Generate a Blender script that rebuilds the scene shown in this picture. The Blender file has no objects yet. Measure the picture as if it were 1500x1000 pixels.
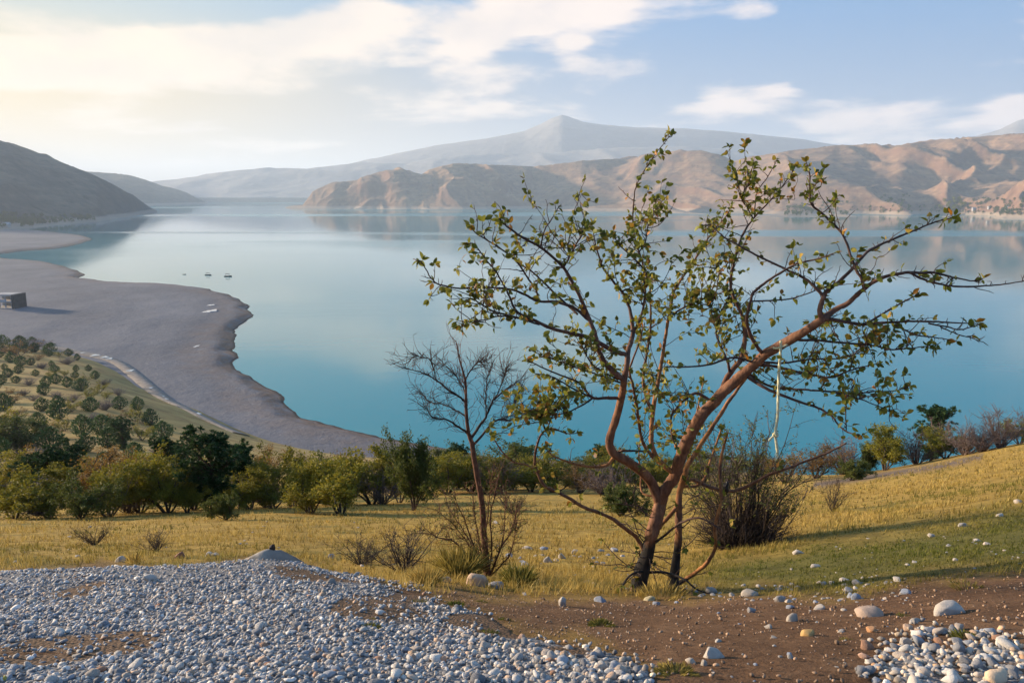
import bpy, math, random
import numpy as np
from mathutils import Vector

# ---------------------------------------------------------------- camera, sky, sun, exposure
scene = bpy.context.scene
COL = scene.collection
F_PX, CX, CY, HORIZON = 1167.0, 750.0, 500.0, 283.0
PITCH = math.atan((CY - HORIZON) / F_PX)
cam_data = bpy.data.cameras.new("camera")
cam_data.sensor_width = 36.0
cam_data.lens = 36.0 * F_PX / 1500.0
cam_data.clip_start, cam_data.clip_end = 0.05, 80000.0
cam = bpy.data.objects.new("camera", cam_data)
COL.objects.link(cam)
cam.rotation_euler = (math.pi / 2 - PITCH, 0, 0)
scene.camera = cam

SUN_AZ, SUN_EL = math.radians(-68.0), math.radians(12.0)
SUN_DIR = Vector((math.sin(SUN_AZ) * math.cos(SUN_EL), math.cos(SUN_AZ) * math.cos(SUN_EL), math.sin(SUN_EL)))
SKY_STRENGTH, SUN_STRENGTH, SUN_ANGLE, EXPOSURE = 0.15, 5.0, 3.0, 1.25

world = bpy.data.worlds.new("World")
scene.world = world
world.use_nodes = True


class NT:
    """small helper for node graphs"""
    def __init__(self, tree):
        self.t = tree
        tree.nodes.clear()

    def n(self, kind, **kw):
        node = self.t.nodes.new(kind)
        for k, v in kw.items():
            if k.startswith("i_"):
                key = k[2:]
                key = int(key) if key.isdigit() else key.replace("_", " ")
                self.set(node.inputs[key], v)
            else:
                setattr(node, k, v)
        return node

    def set(self, sock, v):
        if isinstance(v, bpy.types.NodeSocket):
            self.t.links.new(v, sock)
        elif isinstance(v, bpy.types.Node):
            self.t.links.new(v.outputs[0], sock)
        else:
            if hasattr(sock.default_value, "__len__") and not hasattr(v, "__len__"):
                v = [v] * len(sock.default_value)
            if hasattr(sock.default_value, "__len__") and len(sock.default_value) == 4 and len(v) == 3:
                v = (*v, 1.0)
            sock.default_value = v

    def math(self, op, a, b=0.0, c=None, clamp=False):
        m = self.n("ShaderNodeMath", operation=op, use_clamp=clamp)
        self.set(m.inputs[0], a)
        self.set(m.inputs[1], b)
        if c is not None:
            self.set(m.inputs[2], c)
        return m.outputs[0]

    def vmath(self, op, a, b=None, out=0):
        m = self.n("ShaderNodeVectorMath", operation=op)
        self.set(m.inputs[0], a)
        if b is not None:
            self.set(m.inputs[1], b)
        return m.outputs[out]

    def mix(self, fac, a, b, blend="MIX"):
        m = self.n("ShaderNodeMix", data_type="RGBA", blend_type=blend)
        self.set(m.inputs[0], fac)
        self.set(m.inputs[6], a)
        self.set(m.inputs[7], b)
        return m.outputs[2]

    def ramp(self, fac, stops, interp="LINEAR"):
        r = self.n("ShaderNodeValToRGB")
        r.color_ramp.interpolation = interp
        while len(r.color_ramp.elements) < len(stops):
            r.color_ramp.elements.new(0.5)
        for e, (p, c) in zip(r.color_ramp.elements, stops):
            e.position = p
            e.color = (*c, 1.0) if len(c) == 3 else c
        self.set(r.inputs[0], fac)
        return r.outputs[0]

    def smooth(self, v, a, b):
        m = self.n("ShaderNodeMapRange", interpolation_type="SMOOTHSTEP")
        self.set(m.inputs[0], v)
        m.inputs[1].default_value, m.inputs[2].default_value = a, b
        return m.outputs[0]

    def noise(self, vec, scale, detail=4.0, rough=0.55, dist=0.0, lac=2.0):
        m = self.n("ShaderNodeTexNoise")
        if vec is not None:
            self.set(m.inputs["Vector"], vec)
        m.inputs["Scale"].default_value = scale
        m.inputs["Detail"].default_value = detail
        m.inputs["Roughness"].default_value = rough
        m.inputs["Lacunarity"].default_value = lac
        m.inputs["Distortion"].default_value = dist
        return m.outputs[0]

    def mapping(self, vec, scale=(1, 1, 1), rot=(0, 0, 0), loc=(0, 0, 0)):
        m = self.n("ShaderNodeMapping")
        self.set(m.inputs[0], vec)
        m.inputs[1].default_value = loc
        m.inputs[2].default_value = rot
        m.inputs[3].default_value = scale
        return m.outputs[0]


def ray_np(px, py):
    """pixel of the 1500x1000 frame -> (right, forward, up) per unit of camera depth"""
    px, py = np.asarray(px, float), np.asarray(py, float)
    v = (py - CY) / F_PX
    return (px - CX) / F_PX, math.cos(PITCH) - v * math.sin(PITCH), -(math.sin(PITCH) + v * math.cos(PITCH))


def sky_dir(px, py):
    r = ray_np(px, py)
    return Vector((float(r[0]), float(r[1]), float(r[2]))).normalized()


def build_sky():
    g = NT(world.node_tree)
    out = g.n("ShaderNodeOutputWorld")
    sky = g.n("ShaderNodeTexSky", sky_type="NISHITA", sun_disc=False, sun_elevation=SUN_EL,
              sun_rotation=SUN_AZ % (2 * math.pi), altitude=900.0, air_density=1.0, dust_density=1.6, ozone_density=2.2)
    d = g.n("ShaderNodeTexCoord").outputs["Generated"]
    sep = g.n("ShaderNodeSeparateXYZ", i_0=d)
    x, y, z = sep.outputs
    # cloud layer seen in perspective: direction / (height + c)
    zz = g.math("ADD", g.math("MAXIMUM", z, 0.0), 0.13)
    pl = g.n("ShaderNodeCombineXYZ", i_0=g.math("DIVIDE", x, zz), i_1=g.math("DIVIDE", y, zz), i_2=g.math("MULTIPLY", z, 2.5)).outputs[0]
    n1 = g.noise(g.mapping(pl, (1.0, 1.0, 1.0), loc=(3.1, 7.4, 0.6)), 1.15, 9.0, 0.56, 0.25)
    n2 = g.noise(g.mapping(d, (1.0, 1.0, 2.2), loc=(1.7, 0.3, 4.0)), 3.4, 8.0, 0.55, 0.2)
    base = g.math("ADD", g.math("MULTIPLY", n1, 0.55), g.math("MULTIPLY", n2, 0.45))
    # places where clouds gather (directions in the sky), more of them low down
    bias = g.math("MULTIPLY", g.smooth(z, 0.36, 0.02), 0.055)
    for px, py, size, amt in CLOUDS:
        dv = sky_dir(px, py)
        sc = g.n("ShaderNodeVectorMath", operation="MULTIPLY", i_0=g.vmath("SUBTRACT", d, tuple(dv)), i_1=(1.0, 1.0, 2.6)).outputs[0]
        ln = g.vmath("LENGTH", sc, out=1)
        bias = g.math("ADD", bias, g.math("MULTIPLY", g.smooth(ln, size, 0.0), amt))
    cov = g.math("ADD", base, bias)
    mask = g.smooth(cov, 0.55, 0.65)
    dot = g.vmath("DOT_PRODUCT", d, tuple(SUN_DIR), out=1)
    near_sun = g.math("POWER", g.math("MAXIMUM", g.math("MULTIPLY_ADD", dot, 0.5, 0.5), 0.0), 3.0)
    ccol = g.mix(near_sun, (3.5, 2.95, 2.75), (3.3, 2.7, 1.8))
    shade = g.noise(g.mapping(d, (1, 1, 2.0), loc=(0.2, 0.9, 0.37)), 7.0, 5.0, 0.55)
    ccol = g.mix(g.math("MULTIPLY", g.smooth(shade, 0.42, 0.66), 0.34), ccol, (1.7, 1.7, 1.85))
    # thin veil low in the sky
    veil = g.math("MULTIPLY", g.smooth(z, 0.30, 0.0), 0.60)
    vcol = g.mix(near_sun, (0.80, 1.05, 1.40), (3.1, 2.2, 0.85))
    skyc = g.mix(0.45, g.vmath("MINIMUM", sky.outputs[0], (0.55, 1.2, 2.05)), (0.14, 0.80, 2.05))
    glow = g.smooth(near_sun, 0.22, 0.80)
    skyc = g.mix(glow, skyc, g.mix(g.smooth(z, 0.22, 0.09), (1.3, 1.8, 2.0), (3.2, 2.4, 1.1)))
    c1 = g.mix(veil, skyc, vcol)
    c2 = g.mix(g.math("MULTIPLY", mask, 0.86), c1, ccol)
    bg = g.n("ShaderNodeBackground", i_0=c2, i_1=SKY_STRENGTH)
    g.t.links.new(bg.outputs[0], out.inputs[0])


CLOUDS = [(760, 10, 0.16, 0.15), (690, 62, 0.07, 0.13), (880, 5, 0.07, 0.12), (560, 8, 0.10, 0.12),
          (500, 62, 0.13, 0.11), (190, 48, 0.20, 0.12), (60, 110, 0.24, 0.08), (870, 105, 0.13, 0.11),
          (1060, 140, 0.10, 0.13), (1150, 130, 0.05, 0.11), (1330, 95, 0.13, 0.07), (1500, 150, 0.07, 0.14),
          (700, 140, 0.18, 0.07), (840, 62, 0.03, 0.12), (1120, 20, 0.06, 0.10), (1250, 20, 0.25, -0.12),
          (1200, 200, 0.20, 0.05), (1000, 60, 0.10, -0.08), (250, 10, 0.15, -0.05)]
build_sky()

sun_data = bpy.data.lights.new("sun", "SUN")
sun_data.energy, sun_data.angle, sun_data.color = SUN_STRENGTH, math.radians(SUN_ANGLE), (1.0, 0.79, 0.57)
sun = bpy.data.objects.new("sun", sun_data)
COL.objects.link(sun)
sun.rotation_euler = SUN_DIR.to_track_quat("Z", "Y").to_euler()

vs = scene.view_settings
vs.view_transform, vs.look, vs.gamma, vs.exposure, vs.use_curve_mapping = "Standard", "None", 1.0, EXPOSURE, False
cy = scene.cycles
cy.use_denoising = True
cy.max_bounces, cy.diffuse_bounces, cy.glossy_bounces, cy.transmission_bounces, cy.volume_bounces = 5, 3, 3, 3, 1
cy.transparent_max_bounces = 8
cy.caustics_reflective = cy.caustics_refractive = False

# ---------------------------------------------------------------- helpers
RNG = np.random.default_rng(7)
random.seed(7)
WATER_Z = -80.0
LINKED = []


def P(px, py, depth):
    """world point at forward distance `depth` seen at pixel (px, py)"""
    r, f, u = ray_np(px, py)
    return np.array([float(r / f * depth), float(depth), float(u / f * depth)])


def on_level(px, py, z):
    r, f, u = ray_np(px, py)
    d = z / (u / f)
    return np.array([float(r / f * d), float(d), z])


def pix(x, y, z):
    """world -> pixel (arrays)"""
    x, y, z = np.asarray(x, float), np.asarray(y, float), np.asarray(z, float)
    dep = y * math.cos(PITCH) - z * math.sin(PITCH)
    up = y * math.sin(PITCH) + z * math.cos(PITCH)
    return CX + F_PX * x / dep, CY - F_PX * up / dep


def mesh_np(name, verts, faces, smooth=True):
    """verts (n,3); faces (m,3) or (m,4) int arrays, or a list of such arrays"""
    if not isinstance(faces, list):
        faces = [faces]
    faces = [np.asarray(f, np.int32) for f in faces if len(f)]
    me = bpy.data.meshes.new(name)
    verts = np.asarray(verts, np.float32)
    me.vertices.add(len(verts))
    me.vertices.foreach_set("co", verts.ravel())
    loops = np.concatenate([f.ravel() for f in faces])
    sizes = np.concatenate([np.full(len(f), f.shape[1], np.int32) for f in faces])
    starts = np.concatenate([[0], np.cumsum(sizes)[:-1]]).astype(np.int32)
    me.loops.add(len(loops))
    me.loops.foreach_set("vertex_index", loops)
    me.polygons.add(len(sizes))
    me.polygons.foreach_set("loop_start", starts)
    me.polygons.foreach_set("loop_total", sizes)
    me.polygons.foreach_set("use_smooth", np.full(len(sizes), smooth))
    me.update(calc_edges=True)
    return me


def attr(me, name, values, domain="POINT"):
    a = me.attributes.new(name, "FLOAT", domain)
    a.data.foreach_set("value", np.asarray(values, np.float32))


def attr_col(me, name, values, domain="POINT"):
    a = me.attributes.new(name, "FLOAT_COLOR", domain)
    v = np.asarray(values, np.float32)
    if v.shape[1] == 3:
        v = np.concatenate([v, np.ones((len(v), 1), np.float32)], 1)
    a.data.foreach_set("color", v.ravel())


def obj(name, me, mat=None, parent=None, loc=None, rotz=0.0, scale=None):
    o = bpy.data.objects.new(name, me)
    COL.objects.link(o)
    if mat is not None and me is not None and not me.materials:
        me.materials.append(mat)
    if parent is not None:
        o.parent = parent
    if loc is not None:
        o.location = [float(c) for c in loc]
    o.rotation_euler[2] = rotz
    if scale is not None:
        o.scale = scale if hasattr(scale, "__len__") else (scale,) * 3
    return o


def tag(o, label, cat, group=None):
    o["label"], o["category"] = label, cat
    if group:
        o["group"] = group
    return o


def kind(o, k, label=None):
    o["kind"] = k
    if label:
        o["label"] = label
    return o


def _hash(ix, iy, seed):
    h = (ix.astype(np.int64) * 374761393 + iy.astype(np.int64) * 668265263 + seed * 974634777) & 0xFFFFFFFF
    h = ((h ^ (h >> 13)) * 1274126177) & 0xFFFFFFFF
    return ((h ^ (h >> 16)) & 0xFFFFFF) / float(0xFFFFFF)


def vnoise(x, y, seed=0):
    ix, iy = np.floor(x), np.floor(y)
    fx, fy = x - ix, y - iy
    fx, fy = fx * fx * fx * (fx * (fx * 6 - 15) + 10), fy * fy * fy * (fy * (fy * 6 - 15) + 10)
    a, b = _hash(ix, iy, seed), _hash(ix + 1, iy, seed)
    c, d = _hash(ix, iy + 1, seed), _hash(ix + 1, iy + 1, seed)
    return (a * (1 - fx) + b * fx) * (1 - fy) + (c * (1 - fx) + d * fx) * fy


def fbm(x, y, octv=5, seed=0, gain=0.5):
    t, amp, s = 0.0, 1.0, 0.0
    for i in range(octv):
        t = t + amp * (vnoise(x * 2 ** i + 17.3 * i, y * 2 ** i - 9.1 * i, seed + i) * 2 - 1)
        s += amp
        amp *= gain
    return t / s


def ridged(x, y, octv=5, seed=0, gain=0.5):
    t, amp, s = 0.0, 1.0, 0.0
    for i in range(octv):
        r = 1 - np.abs(vnoise(x * 2 ** i + 31.7 * i, y * 2 ** i + 5.3 * i, seed + i) * 2 - 1)
        t = t + amp * r * r
        s += amp
        amp *= gain
    return t / s


def grid_faces(nu, nv):
    i = np.arange(nu * nv).reshape(nu, nv)
    return np.stack([i[:-1, :-1], i[1:, :-1], i[1:, 1:], i[:-1, 1:]], -1).reshape(-1, 4)


def blur(a, n, axis):
    for _ in range(2):
        k = np.ones(2 * n + 1) / (2 * n + 1)
        p = np.pad(a, [(n, n) if ax == axis else (0, 0) for ax in range(a.ndim)], mode="edge")
        a = np.apply_along_axis(lambda r: np.convolve(r, k, mode="valid"), axis, p)
    return a


def new_mat(name):
    m = bpy.data.materials.new(name)
    m.use_nodes = True
    g = NT(m.node_tree)
    out = g.n("ShaderNodeOutputMaterial")
    return m, g, out


def principled(g, out, color, rough=0.9, normal=None, spec=0.25, **kw):
    p = g.n("ShaderNodeBsdfPrincipled")
    g.set(p.inputs["Base Color"], color)
    g.set(p.inputs["Roughness"], rough)
    g.set(p.inputs["Specular IOR Level"], spec)
    for k, v in kw.items():
        g.set(p.inputs[k.replace("_", " ")], v)
    if normal is not None:
        g.set(p.inputs["Normal"], normal)
    if out is not None:
        g.t.links.new(p.outputs[0], out.inputs[0])
    return p


def bump(g, height, strength=0.5, dist=0.1):
    b = g.n("ShaderNodeBump")
    g.set(b.inputs["Height"], height)
    b.inputs["Strength"].default_value = strength
    b.inputs["Distance"].default_value = dist
    return b.outputs[0]


def position(g):
    return g.n("ShaderNodeNewGeometry").outputs["Position"]


def attribute(g, name, fac=True):
    a = g.n("ShaderNodeAttribute", attribute_name=name)
    return a.outputs["Fac"] if fac else a.outputs["Color"]

# ---------------------------------------------------------------- the slope the camera stands on
COLUMNS = {
    -250: [(1000, 2.55), (910, 3.6), (840, 5.2), (850, 7.2), (838, 9), (800, 12), (775, 17), (757, 25), (745, 33), (722, 50), (695, 80), (655, 120), (610, 165), (560, 235), (515, 340), (490, 425)],
    0: [(1000, 2.55), (910, 3.6), (838, 5.2), (850, 7.0), (835, 9), (800, 12), (775, 17), (757, 25), (745, 33), (725, 50), (700, 80), (660, 120), (620, 160), (570, 225), (525, 320), (497, 404)],
    130: [(1000, 2.55), (905, 3.6), (826, 5.2), (844, 7.0), (832, 9), (800, 12), (775, 17), (757, 25), (745, 33), (725, 50), (695, 80), (660, 115), (620, 155), (575, 220), (540, 300), (520, 363)],
    250: [(1000, 2.55), (905, 3.6), (829, 5.2), (846, 7.0), (830, 9), (800, 12), (773, 17), (756, 24), (744, 32), (722, 50), (690, 80), (665, 120), (635, 170), (605, 230), (590, 275)],
    390: [(1000, 2.55), (900, 3.7), (814, 5.4), (846, 7.3), (829, 9.2), (800, 11.5), (772, 16.5), (755, 23), (742, 30), (720, 48), (690, 85), (668, 140), (655, 200), (650, 228)],
    500: [(1000, 2.55), (905, 3.5), (843, 5.0), (851, 6.5), (832, 9), (795, 12.5), (765, 18.5), (750, 25), (740, 31), (715, 50), (690, 85), (674, 150), (667, 212)],
    620: [(1000, 2.55), (930, 3.3), (880, 4.4), (853, 5.8), (830, 8.5), (795, 12.5), (765, 18.5), (748, 26), (735, 33), (712, 52), (692, 90), (678, 150), (671, 208)],
    750: [(1000, 2.55), (950, 3.1), (900, 4.2), (868, 5.8), (835, 8.5), (795, 12.8), (765, 18.5), (745, 27), (730, 36), (708, 55), (692, 95), (682, 150), (675, 205)],
    960: [(1000, 2.55), (950, 3.2), (900, 4.6), (870, 6.5), (835, 8.8), (795, 12.8), (765, 18.5), (742, 27), (722, 40), (706, 60), (694, 100), (688, 150), (684, 200)],
    1100: [(1000, 2.55), (950, 3.2), (900, 4.5), (868, 6.2), (830, 8.5), (795, 11.5), (762, 17), (735, 26), (712, 40), (700, 60), (696, 100), (694, 150), (690, 195)],
    1250: [(1000, 2.55), (950, 3.1), (900, 4.3), (865, 5.7), (825, 7.6), (785, 10), (755, 14.5), (728, 22), (706, 33), (693, 48), (694, 80), (698, 130), (698, 190)],
    1380: [(1000, 2.55), (945, 3.1), (890, 4.2), (850, 5.4), (800, 7.6), (765, 10), (735, 14.5), (708, 21), (685, 31), (670, 45), (673, 60), (692, 100), (700, 185)],
    1500: [(1000, 2.55), (940, 3.1), (880, 4.2), (840, 5.3), (790, 7.5), (740, 10.5), (715, 14.5), (688, 20), (662, 30), (646, 42), (652, 55), (688, 100), (704, 180)],
    1750: [(1000, 2.55), (930, 3.2), (870, 4.2), (820, 5.4), (770, 7.5), (718, 10.5), (690, 14.5), (662, 20), (635, 30), (615, 42), (622, 60), (684, 110), (706, 178)],
}
CAM_H = 1.7
T_U = np.linspace(-0.95, 0.95, 191)
T_L = np.linspace(0.0, math.log(900.0), 420)


def terrain_table():
    us, rows = [], []
    for cx, pts in sorted(COLUMNS.items()):
        d = [1.0, 1.6] + [p[1] for p in pts]
        s = [CAM_H, CAM_H / 1.6]
        for py, _ in pts:
            r, f, u = ray_np(cx, py)
            s.append(float(-u / f))
        last = d[-1]
        for k, zz in ((1.10, -80.0), (1.25, -84.0), (1.6, -86.0), (2.5, -86.0)):
            d.append(last * k)
            s.append(max(-zz, s[len(pts) + 1] * last + 1.0) / (last * k))
        d.append(900.0)
        s.append(86.0 / 900.0)
        us.append((cx - CX) / F_PX / 0.955)
        rows.append(np.interp(T_L, np.log(d), s))
    rows = np.array(rows)
    tab = np.array([np.interp(T_U, us, rows[:, j]) for j in range(len(T_L))]).T
    tab = blur(tab, 3, 1)
    return blur(tab, 3, 0)


TAB = terrain_table()


def ground_z(x, y, detail=True):
    x, y = np.atleast_1d(np.asarray(x, float)), np.atleast_1d(np.asarray(y, float))
    yy = np.maximum(y, 1.0)
    u = np.clip(x / yy, T_U[0], T_U[-1])
    l = np.clip(np.log(yy), 0, T_L[-1] - 1e-6)
    fu = (u - T_U[0]) / (T_U[1] - T_U[0])
    fl = l / (T_L[1] - T_L[0])
    iu, il = np.minimum(fu.astype(int), len(T_U) - 2), np.minimum(fl.astype(int), len(T_L) - 2)
    a, b = fu - iu, fl - il
    s = (TAB[iu, il] * (1 - a) + TAB[iu + 1, il] * a) * (1 - b) + (TAB[iu, il + 1] * (1 - a) + TAB[iu + 1, il + 1] * a) * b
    z = -s * yy
    if detail:
        k = np.clip(yy / 3.0, 0.4, 30.0)
        z = z + 0.016 * k ** 0.8 * fbm(x * 1.1 / k ** 0.75, y * 1.1 / k ** 0.75, 4, 11) + 0.012 * fbm(x * 2.3, y * 2.3, 3, 5)
    return z


def hit(px, py, dmin=1.2, dmax=420.0):
    """where the line of sight through a pixel meets the slope (arrays of pixels -> (n,3))"""
    px, py = np.atleast_1d(np.asarray(px, float)), np.atleast_1d(np.asarray(py, float))
    r, f, u = ray_np(px, py)
    ds = np.exp(np.linspace(math.log(dmin), math.log(dmax), 700))
    res = np.full(len(px), np.nan)
    prev = None
    for d in ds:
        gap = u / f * d - ground_z(r / f * d, np.full(len(px), d), False)
        new = np.isnan(res) & (gap < 0)
        if prev is not None:
            w = prev[new] / np.maximum(prev[new] - gap[new], 1e-9)
            res[new] = dprev + w * (d - dprev)
        else:
            res[new] = d
        prev, dprev = gap, d
    x, y = r / f * res, res
    return np.stack([x, y, ground_z(np.nan_to_num(x), np.nan_to_num(y, nan=5.0))], 1)


def in_poly(px, py, poly):
    px, py = np.asarray(px, float), np.asarray(py, float)
    ins = np.zeros(px.shape, bool)
    n = len(poly)
    for i in range(n):
        (x1, y1), (x2, y2) = poly[i], poly[(i + 1) % n]
        c = ((y1 > py) != (y2 > py)) & (px < (x2 - x1) * (py - y1) / (y2 - y1 + 1e-12) + x1)
        ins ^= c
    return ins


def seg_dist(px, py, pts, closed=False):
    best = np.full(np.shape(px), 1e12)
    n = len(pts)
    for i in range(n if closed else n - 1):
        (x1, y1), (x2, y2) = pts[i], pts[(i + 1) % n]
        dx, dy = x2 - x1, y2 - y1
        t = np.clip(((px - x1) * dx + (py - y1) * dy) / (dx * dx + dy * dy + 1e-12), 0, 1)
        best = np.minimum(best, (px - x1 - t * dx) ** 2 + (py - y1 - t * dy) ** 2)
    return np.sqrt(best)


GRAVEL_L = [(-400, 836), (0, 836), (100, 830), (140, 822), (200, 827), (260, 829), (330, 824), (375, 813), (410, 813), (450, 828), (500, 840),
            (560, 850), (625, 864), (660, 882), (720, 893), (760, 925), (860, 940), (930, 962), (965, 985), (985, 1010), (1010, 1100), (1020, 1500), (-800, 1500)]
GRAVEL_R = [(1250, 955), (1290, 925), (1335, 903), (1380, 912), (1440, 905), (1500, 912), (1700, 900), (1900, 1500), (1255, 1500), (1240, 1010)]
SOIL = [(1010, 1500), (960, 985), (860, 935), (760, 925), (640, 880), (560, 858), (640, 862), (760, 876), (850, 878), (930, 872), (1010, 872), (1100, 868), (1200, 872), (1260, 868),
        (1330, 855), (1400, 840), (1500, 832), (1800, 800), (1900, 1500)]
GREEN = [(1000, 858), (1050, 828), (1120, 808), (1200, 790), (1280, 782), (1360, 765), (1440, 748), (1500, 735), (1800, 690), (1800, 800), (1500, 832), (1400, 842), (1330, 856), (1260, 870), (1100, 870)]


def pix_mask(px, py, poly, soft):
    s = seg_dist(px, py, poly, True)
    sd = np.where(in_poly(px, py, poly), s, -s)
    return np.clip(sd / soft * 0.5 + 0.5, 0, 1)


def build_ground():
    az = np.concatenate([np.linspace(-1.6, -0.80, 14, endpoint=False), np.linspace(-0.80, 0.80, 330), np.linspace(0.80, 1.6, 15)[1:]])
    us = az                                      # x / y
    ys = np.concatenate([np.array([-6.0, -3.0, -1.0, 0.3, 0.8, 1.2]), np.exp(np.linspace(math.log(1.6), math.log(560), 330))])
    Y, U = np.meshgrid(ys, us)
    X = U * np.maximum(Y, 3.0) * np.where(Y < 3.0, 1.6, 1.0)
    Z = ground_z(X, np.maximum(Y, 1.0))
    Z = Z.reshape(X.shape)
    me = mesh_np("ground", np.stack([X, Y, Z], -1).reshape(-1, 3), grid_faces(*X.shape))
    x, y, z = X.ravel(), Y.ravel(), Z.ravel()
    px, py = pix(x, np.maximum(y, 1.3), z)
    w = 14 * fbm(px / 40, py / 14, 3, 3)
    attr(me, "soil", np.maximum(pix_mask(px, py + w, SOIL, 16), pix_mask(px, py + w * 0.4, GRAVEL_L + [], 10)) * (y < 12))
    attr(me, "green", pix_mask(px + w, py + w * 0.8, GREEN, 26) * (y < 16))
    attr(me, "track", np.exp(-((py - np.interp(px, [1180, 1280, 1380, 1440], [712, 697, 682, 668])) / 5.0) ** 2) * ((px > 1190) & (px < 1440) & (y > 20)))
    attr(me, "far", np.clip((y - 45) / 80, 0, 1))
    m, g, out = new_mat("meadow ground")
    p = position(g)
    n_big = g.noise(p, 0.35, 5, 0.6)
    n_mid = g.noise(p, 2.2, 6, 0.62)
    n_fine = g.noise(p, 21.0, 6, 0.7)
    n_far = g.noise(p, 0.09, 6, 0.62)
    dry = g.ramp(g.math("MULTIPLY_ADD", n_fine, 0.45, g.math("MULTIPLY", n_mid, 0.55)),
                 [(0.30, (0.14, 0.09, 0.022)), (0.47, (0.32, 0.205, 0.048)), (0.60, (0.47, 0.31, 0.075)), (0.75, (0.58, 0.40, 0.12))])
    dry = g.mix(g.smooth(n_big, 0.54, 0.70), dry, g.mix(n_mid, (0.085, 0.09, 0.022), (0.20, 0.175, 0.05)))
    green = g.ramp(g.math("MULTIPLY_ADD", n_fine, 0.5, g.math("MULTIPLY", n_mid, 0.5)),
                   [(0.32, (0.05, 0.042, 0.014)), (0.5, (0.125, 0.115, 0.026)), (0.68, (0.23, 0.19, 0.055))])
    soil = g.ramp(g.math("MULTIPLY_ADD", n_fine, 0.5, g.math("MULTIPLY", n_mid, 0.5)),
                  [(0.28, (0.07, 0.037, 0.020)), (0.5, (0.165, 0.090, 0.048)), (0.7, (0.27, 0.165, 0.095))])
    far = g.ramp(g.math("MULTIPLY_ADD", n_far, 0.7, g.math("MULTIPLY", n_mid, 0.3)),
                 [(0.36, (0.13, 0.095, 0.035)), (0.45, (0.28, 0.185, 0.07)), (0.55, (0.34, 0.25, 0.09)), (0.68, (0.50, 0.33, 0.14))])
    c = g.mix(attribute(g, "far"), dry, far)
    c = g.mix(attribute(g, "green"), c, green)
    c = g.mix(attribute(g, "track"), c, g.mix(n_mid, (0.10, 0.075, 0.06), (0.2, 0.15, 0.12)))
    c = g.mix(attribute(g, "soil"), c, soil)
    clod = g.noise(p, 75.0, 5, 0.7)
    c = g.mix(g.math("MULTIPLY", attribute(g, "soil"), g.smooth(clod, 0.56, 0.70)), c, (0.24, 0.16, 0.10))
    c = g.mix(g.math("MULTIPLY", attribute(g, "soil"), g.smooth(clod, 0.42, 0.30)), c, (0.05, 0.028, 0.017))
    hgt = g.math("MULTIPLY_ADD", n_fine, 0.4, g.math("MULTIPLY_ADD", clod, 0.22, n_mid))
    principled(g, out, c, 0.95, bump(g, hgt, 1.0, 0.08), 0.15)
    o = obj("ground", me, m)
    return kind(o, "structure", "sloping ground of dry grass and brown soil")


ground = build_ground()

# ---------------------------------------------------------------- beach, road, lake
SHORE_PX = [(-900, 331), (-300, 336), (60, 338), (118, 345), (137, 350), (118, 357), (85, 364), (40, 367), (8, 371), (-20, 375), (12, 380), (58, 383), (85, 388), (112, 396),
            (125, 401), (117, 407), (140, 410), (165, 413), (186, 415), (220, 416), (260, 418), (300, 423), (330, 430), (352, 440), (364, 449), (368, 458),
            (364, 467), (352, 476), (343, 487), (340, 503), (341, 520), (350, 538), (368, 550), (388, 560), (408, 574), (418, 588), (426, 597), (450, 609),
            (480, 621), (520, 632), (570, 643), (620, 653), (660, 661), (720, 669), (800, 676), (1000, 690), (1300, 705), (1700, 715)]
SHORE = [tuple(on_level(x, y, WATER_Z)[:2]) for x, y in SHORE_PX]
LAND = SHORE + [(260, 100), (-400, 100), (-1500, 300), (-2600, 1200)]


def beach_z(x, y):
    s = seg_dist(x, y, SHORE)
    n = fbm(x / 35.0, y / 35.0, 4, 21)
    sd = np.where(in_poly(x, y, LAND), s, -s) + 5.0 * fbm(x / 26.0, y / 26.0, 5, 22)
    bank = 1.9 * np.clip(sd / 9.0, -1.5, 1.0)           # the small step at the water's edge
    z = WATER_Z + bank + 0.028 * np.clip(sd, 0, 160) + 0.35 * n * np.clip(sd / 40, 0, 1)
    terr = np.clip(sd, 0, 120)
    return z + 0.10 * np.sin(terr / 4.0 + 1.0 * n) * np.clip(sd / 15, 0, 1)


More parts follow.
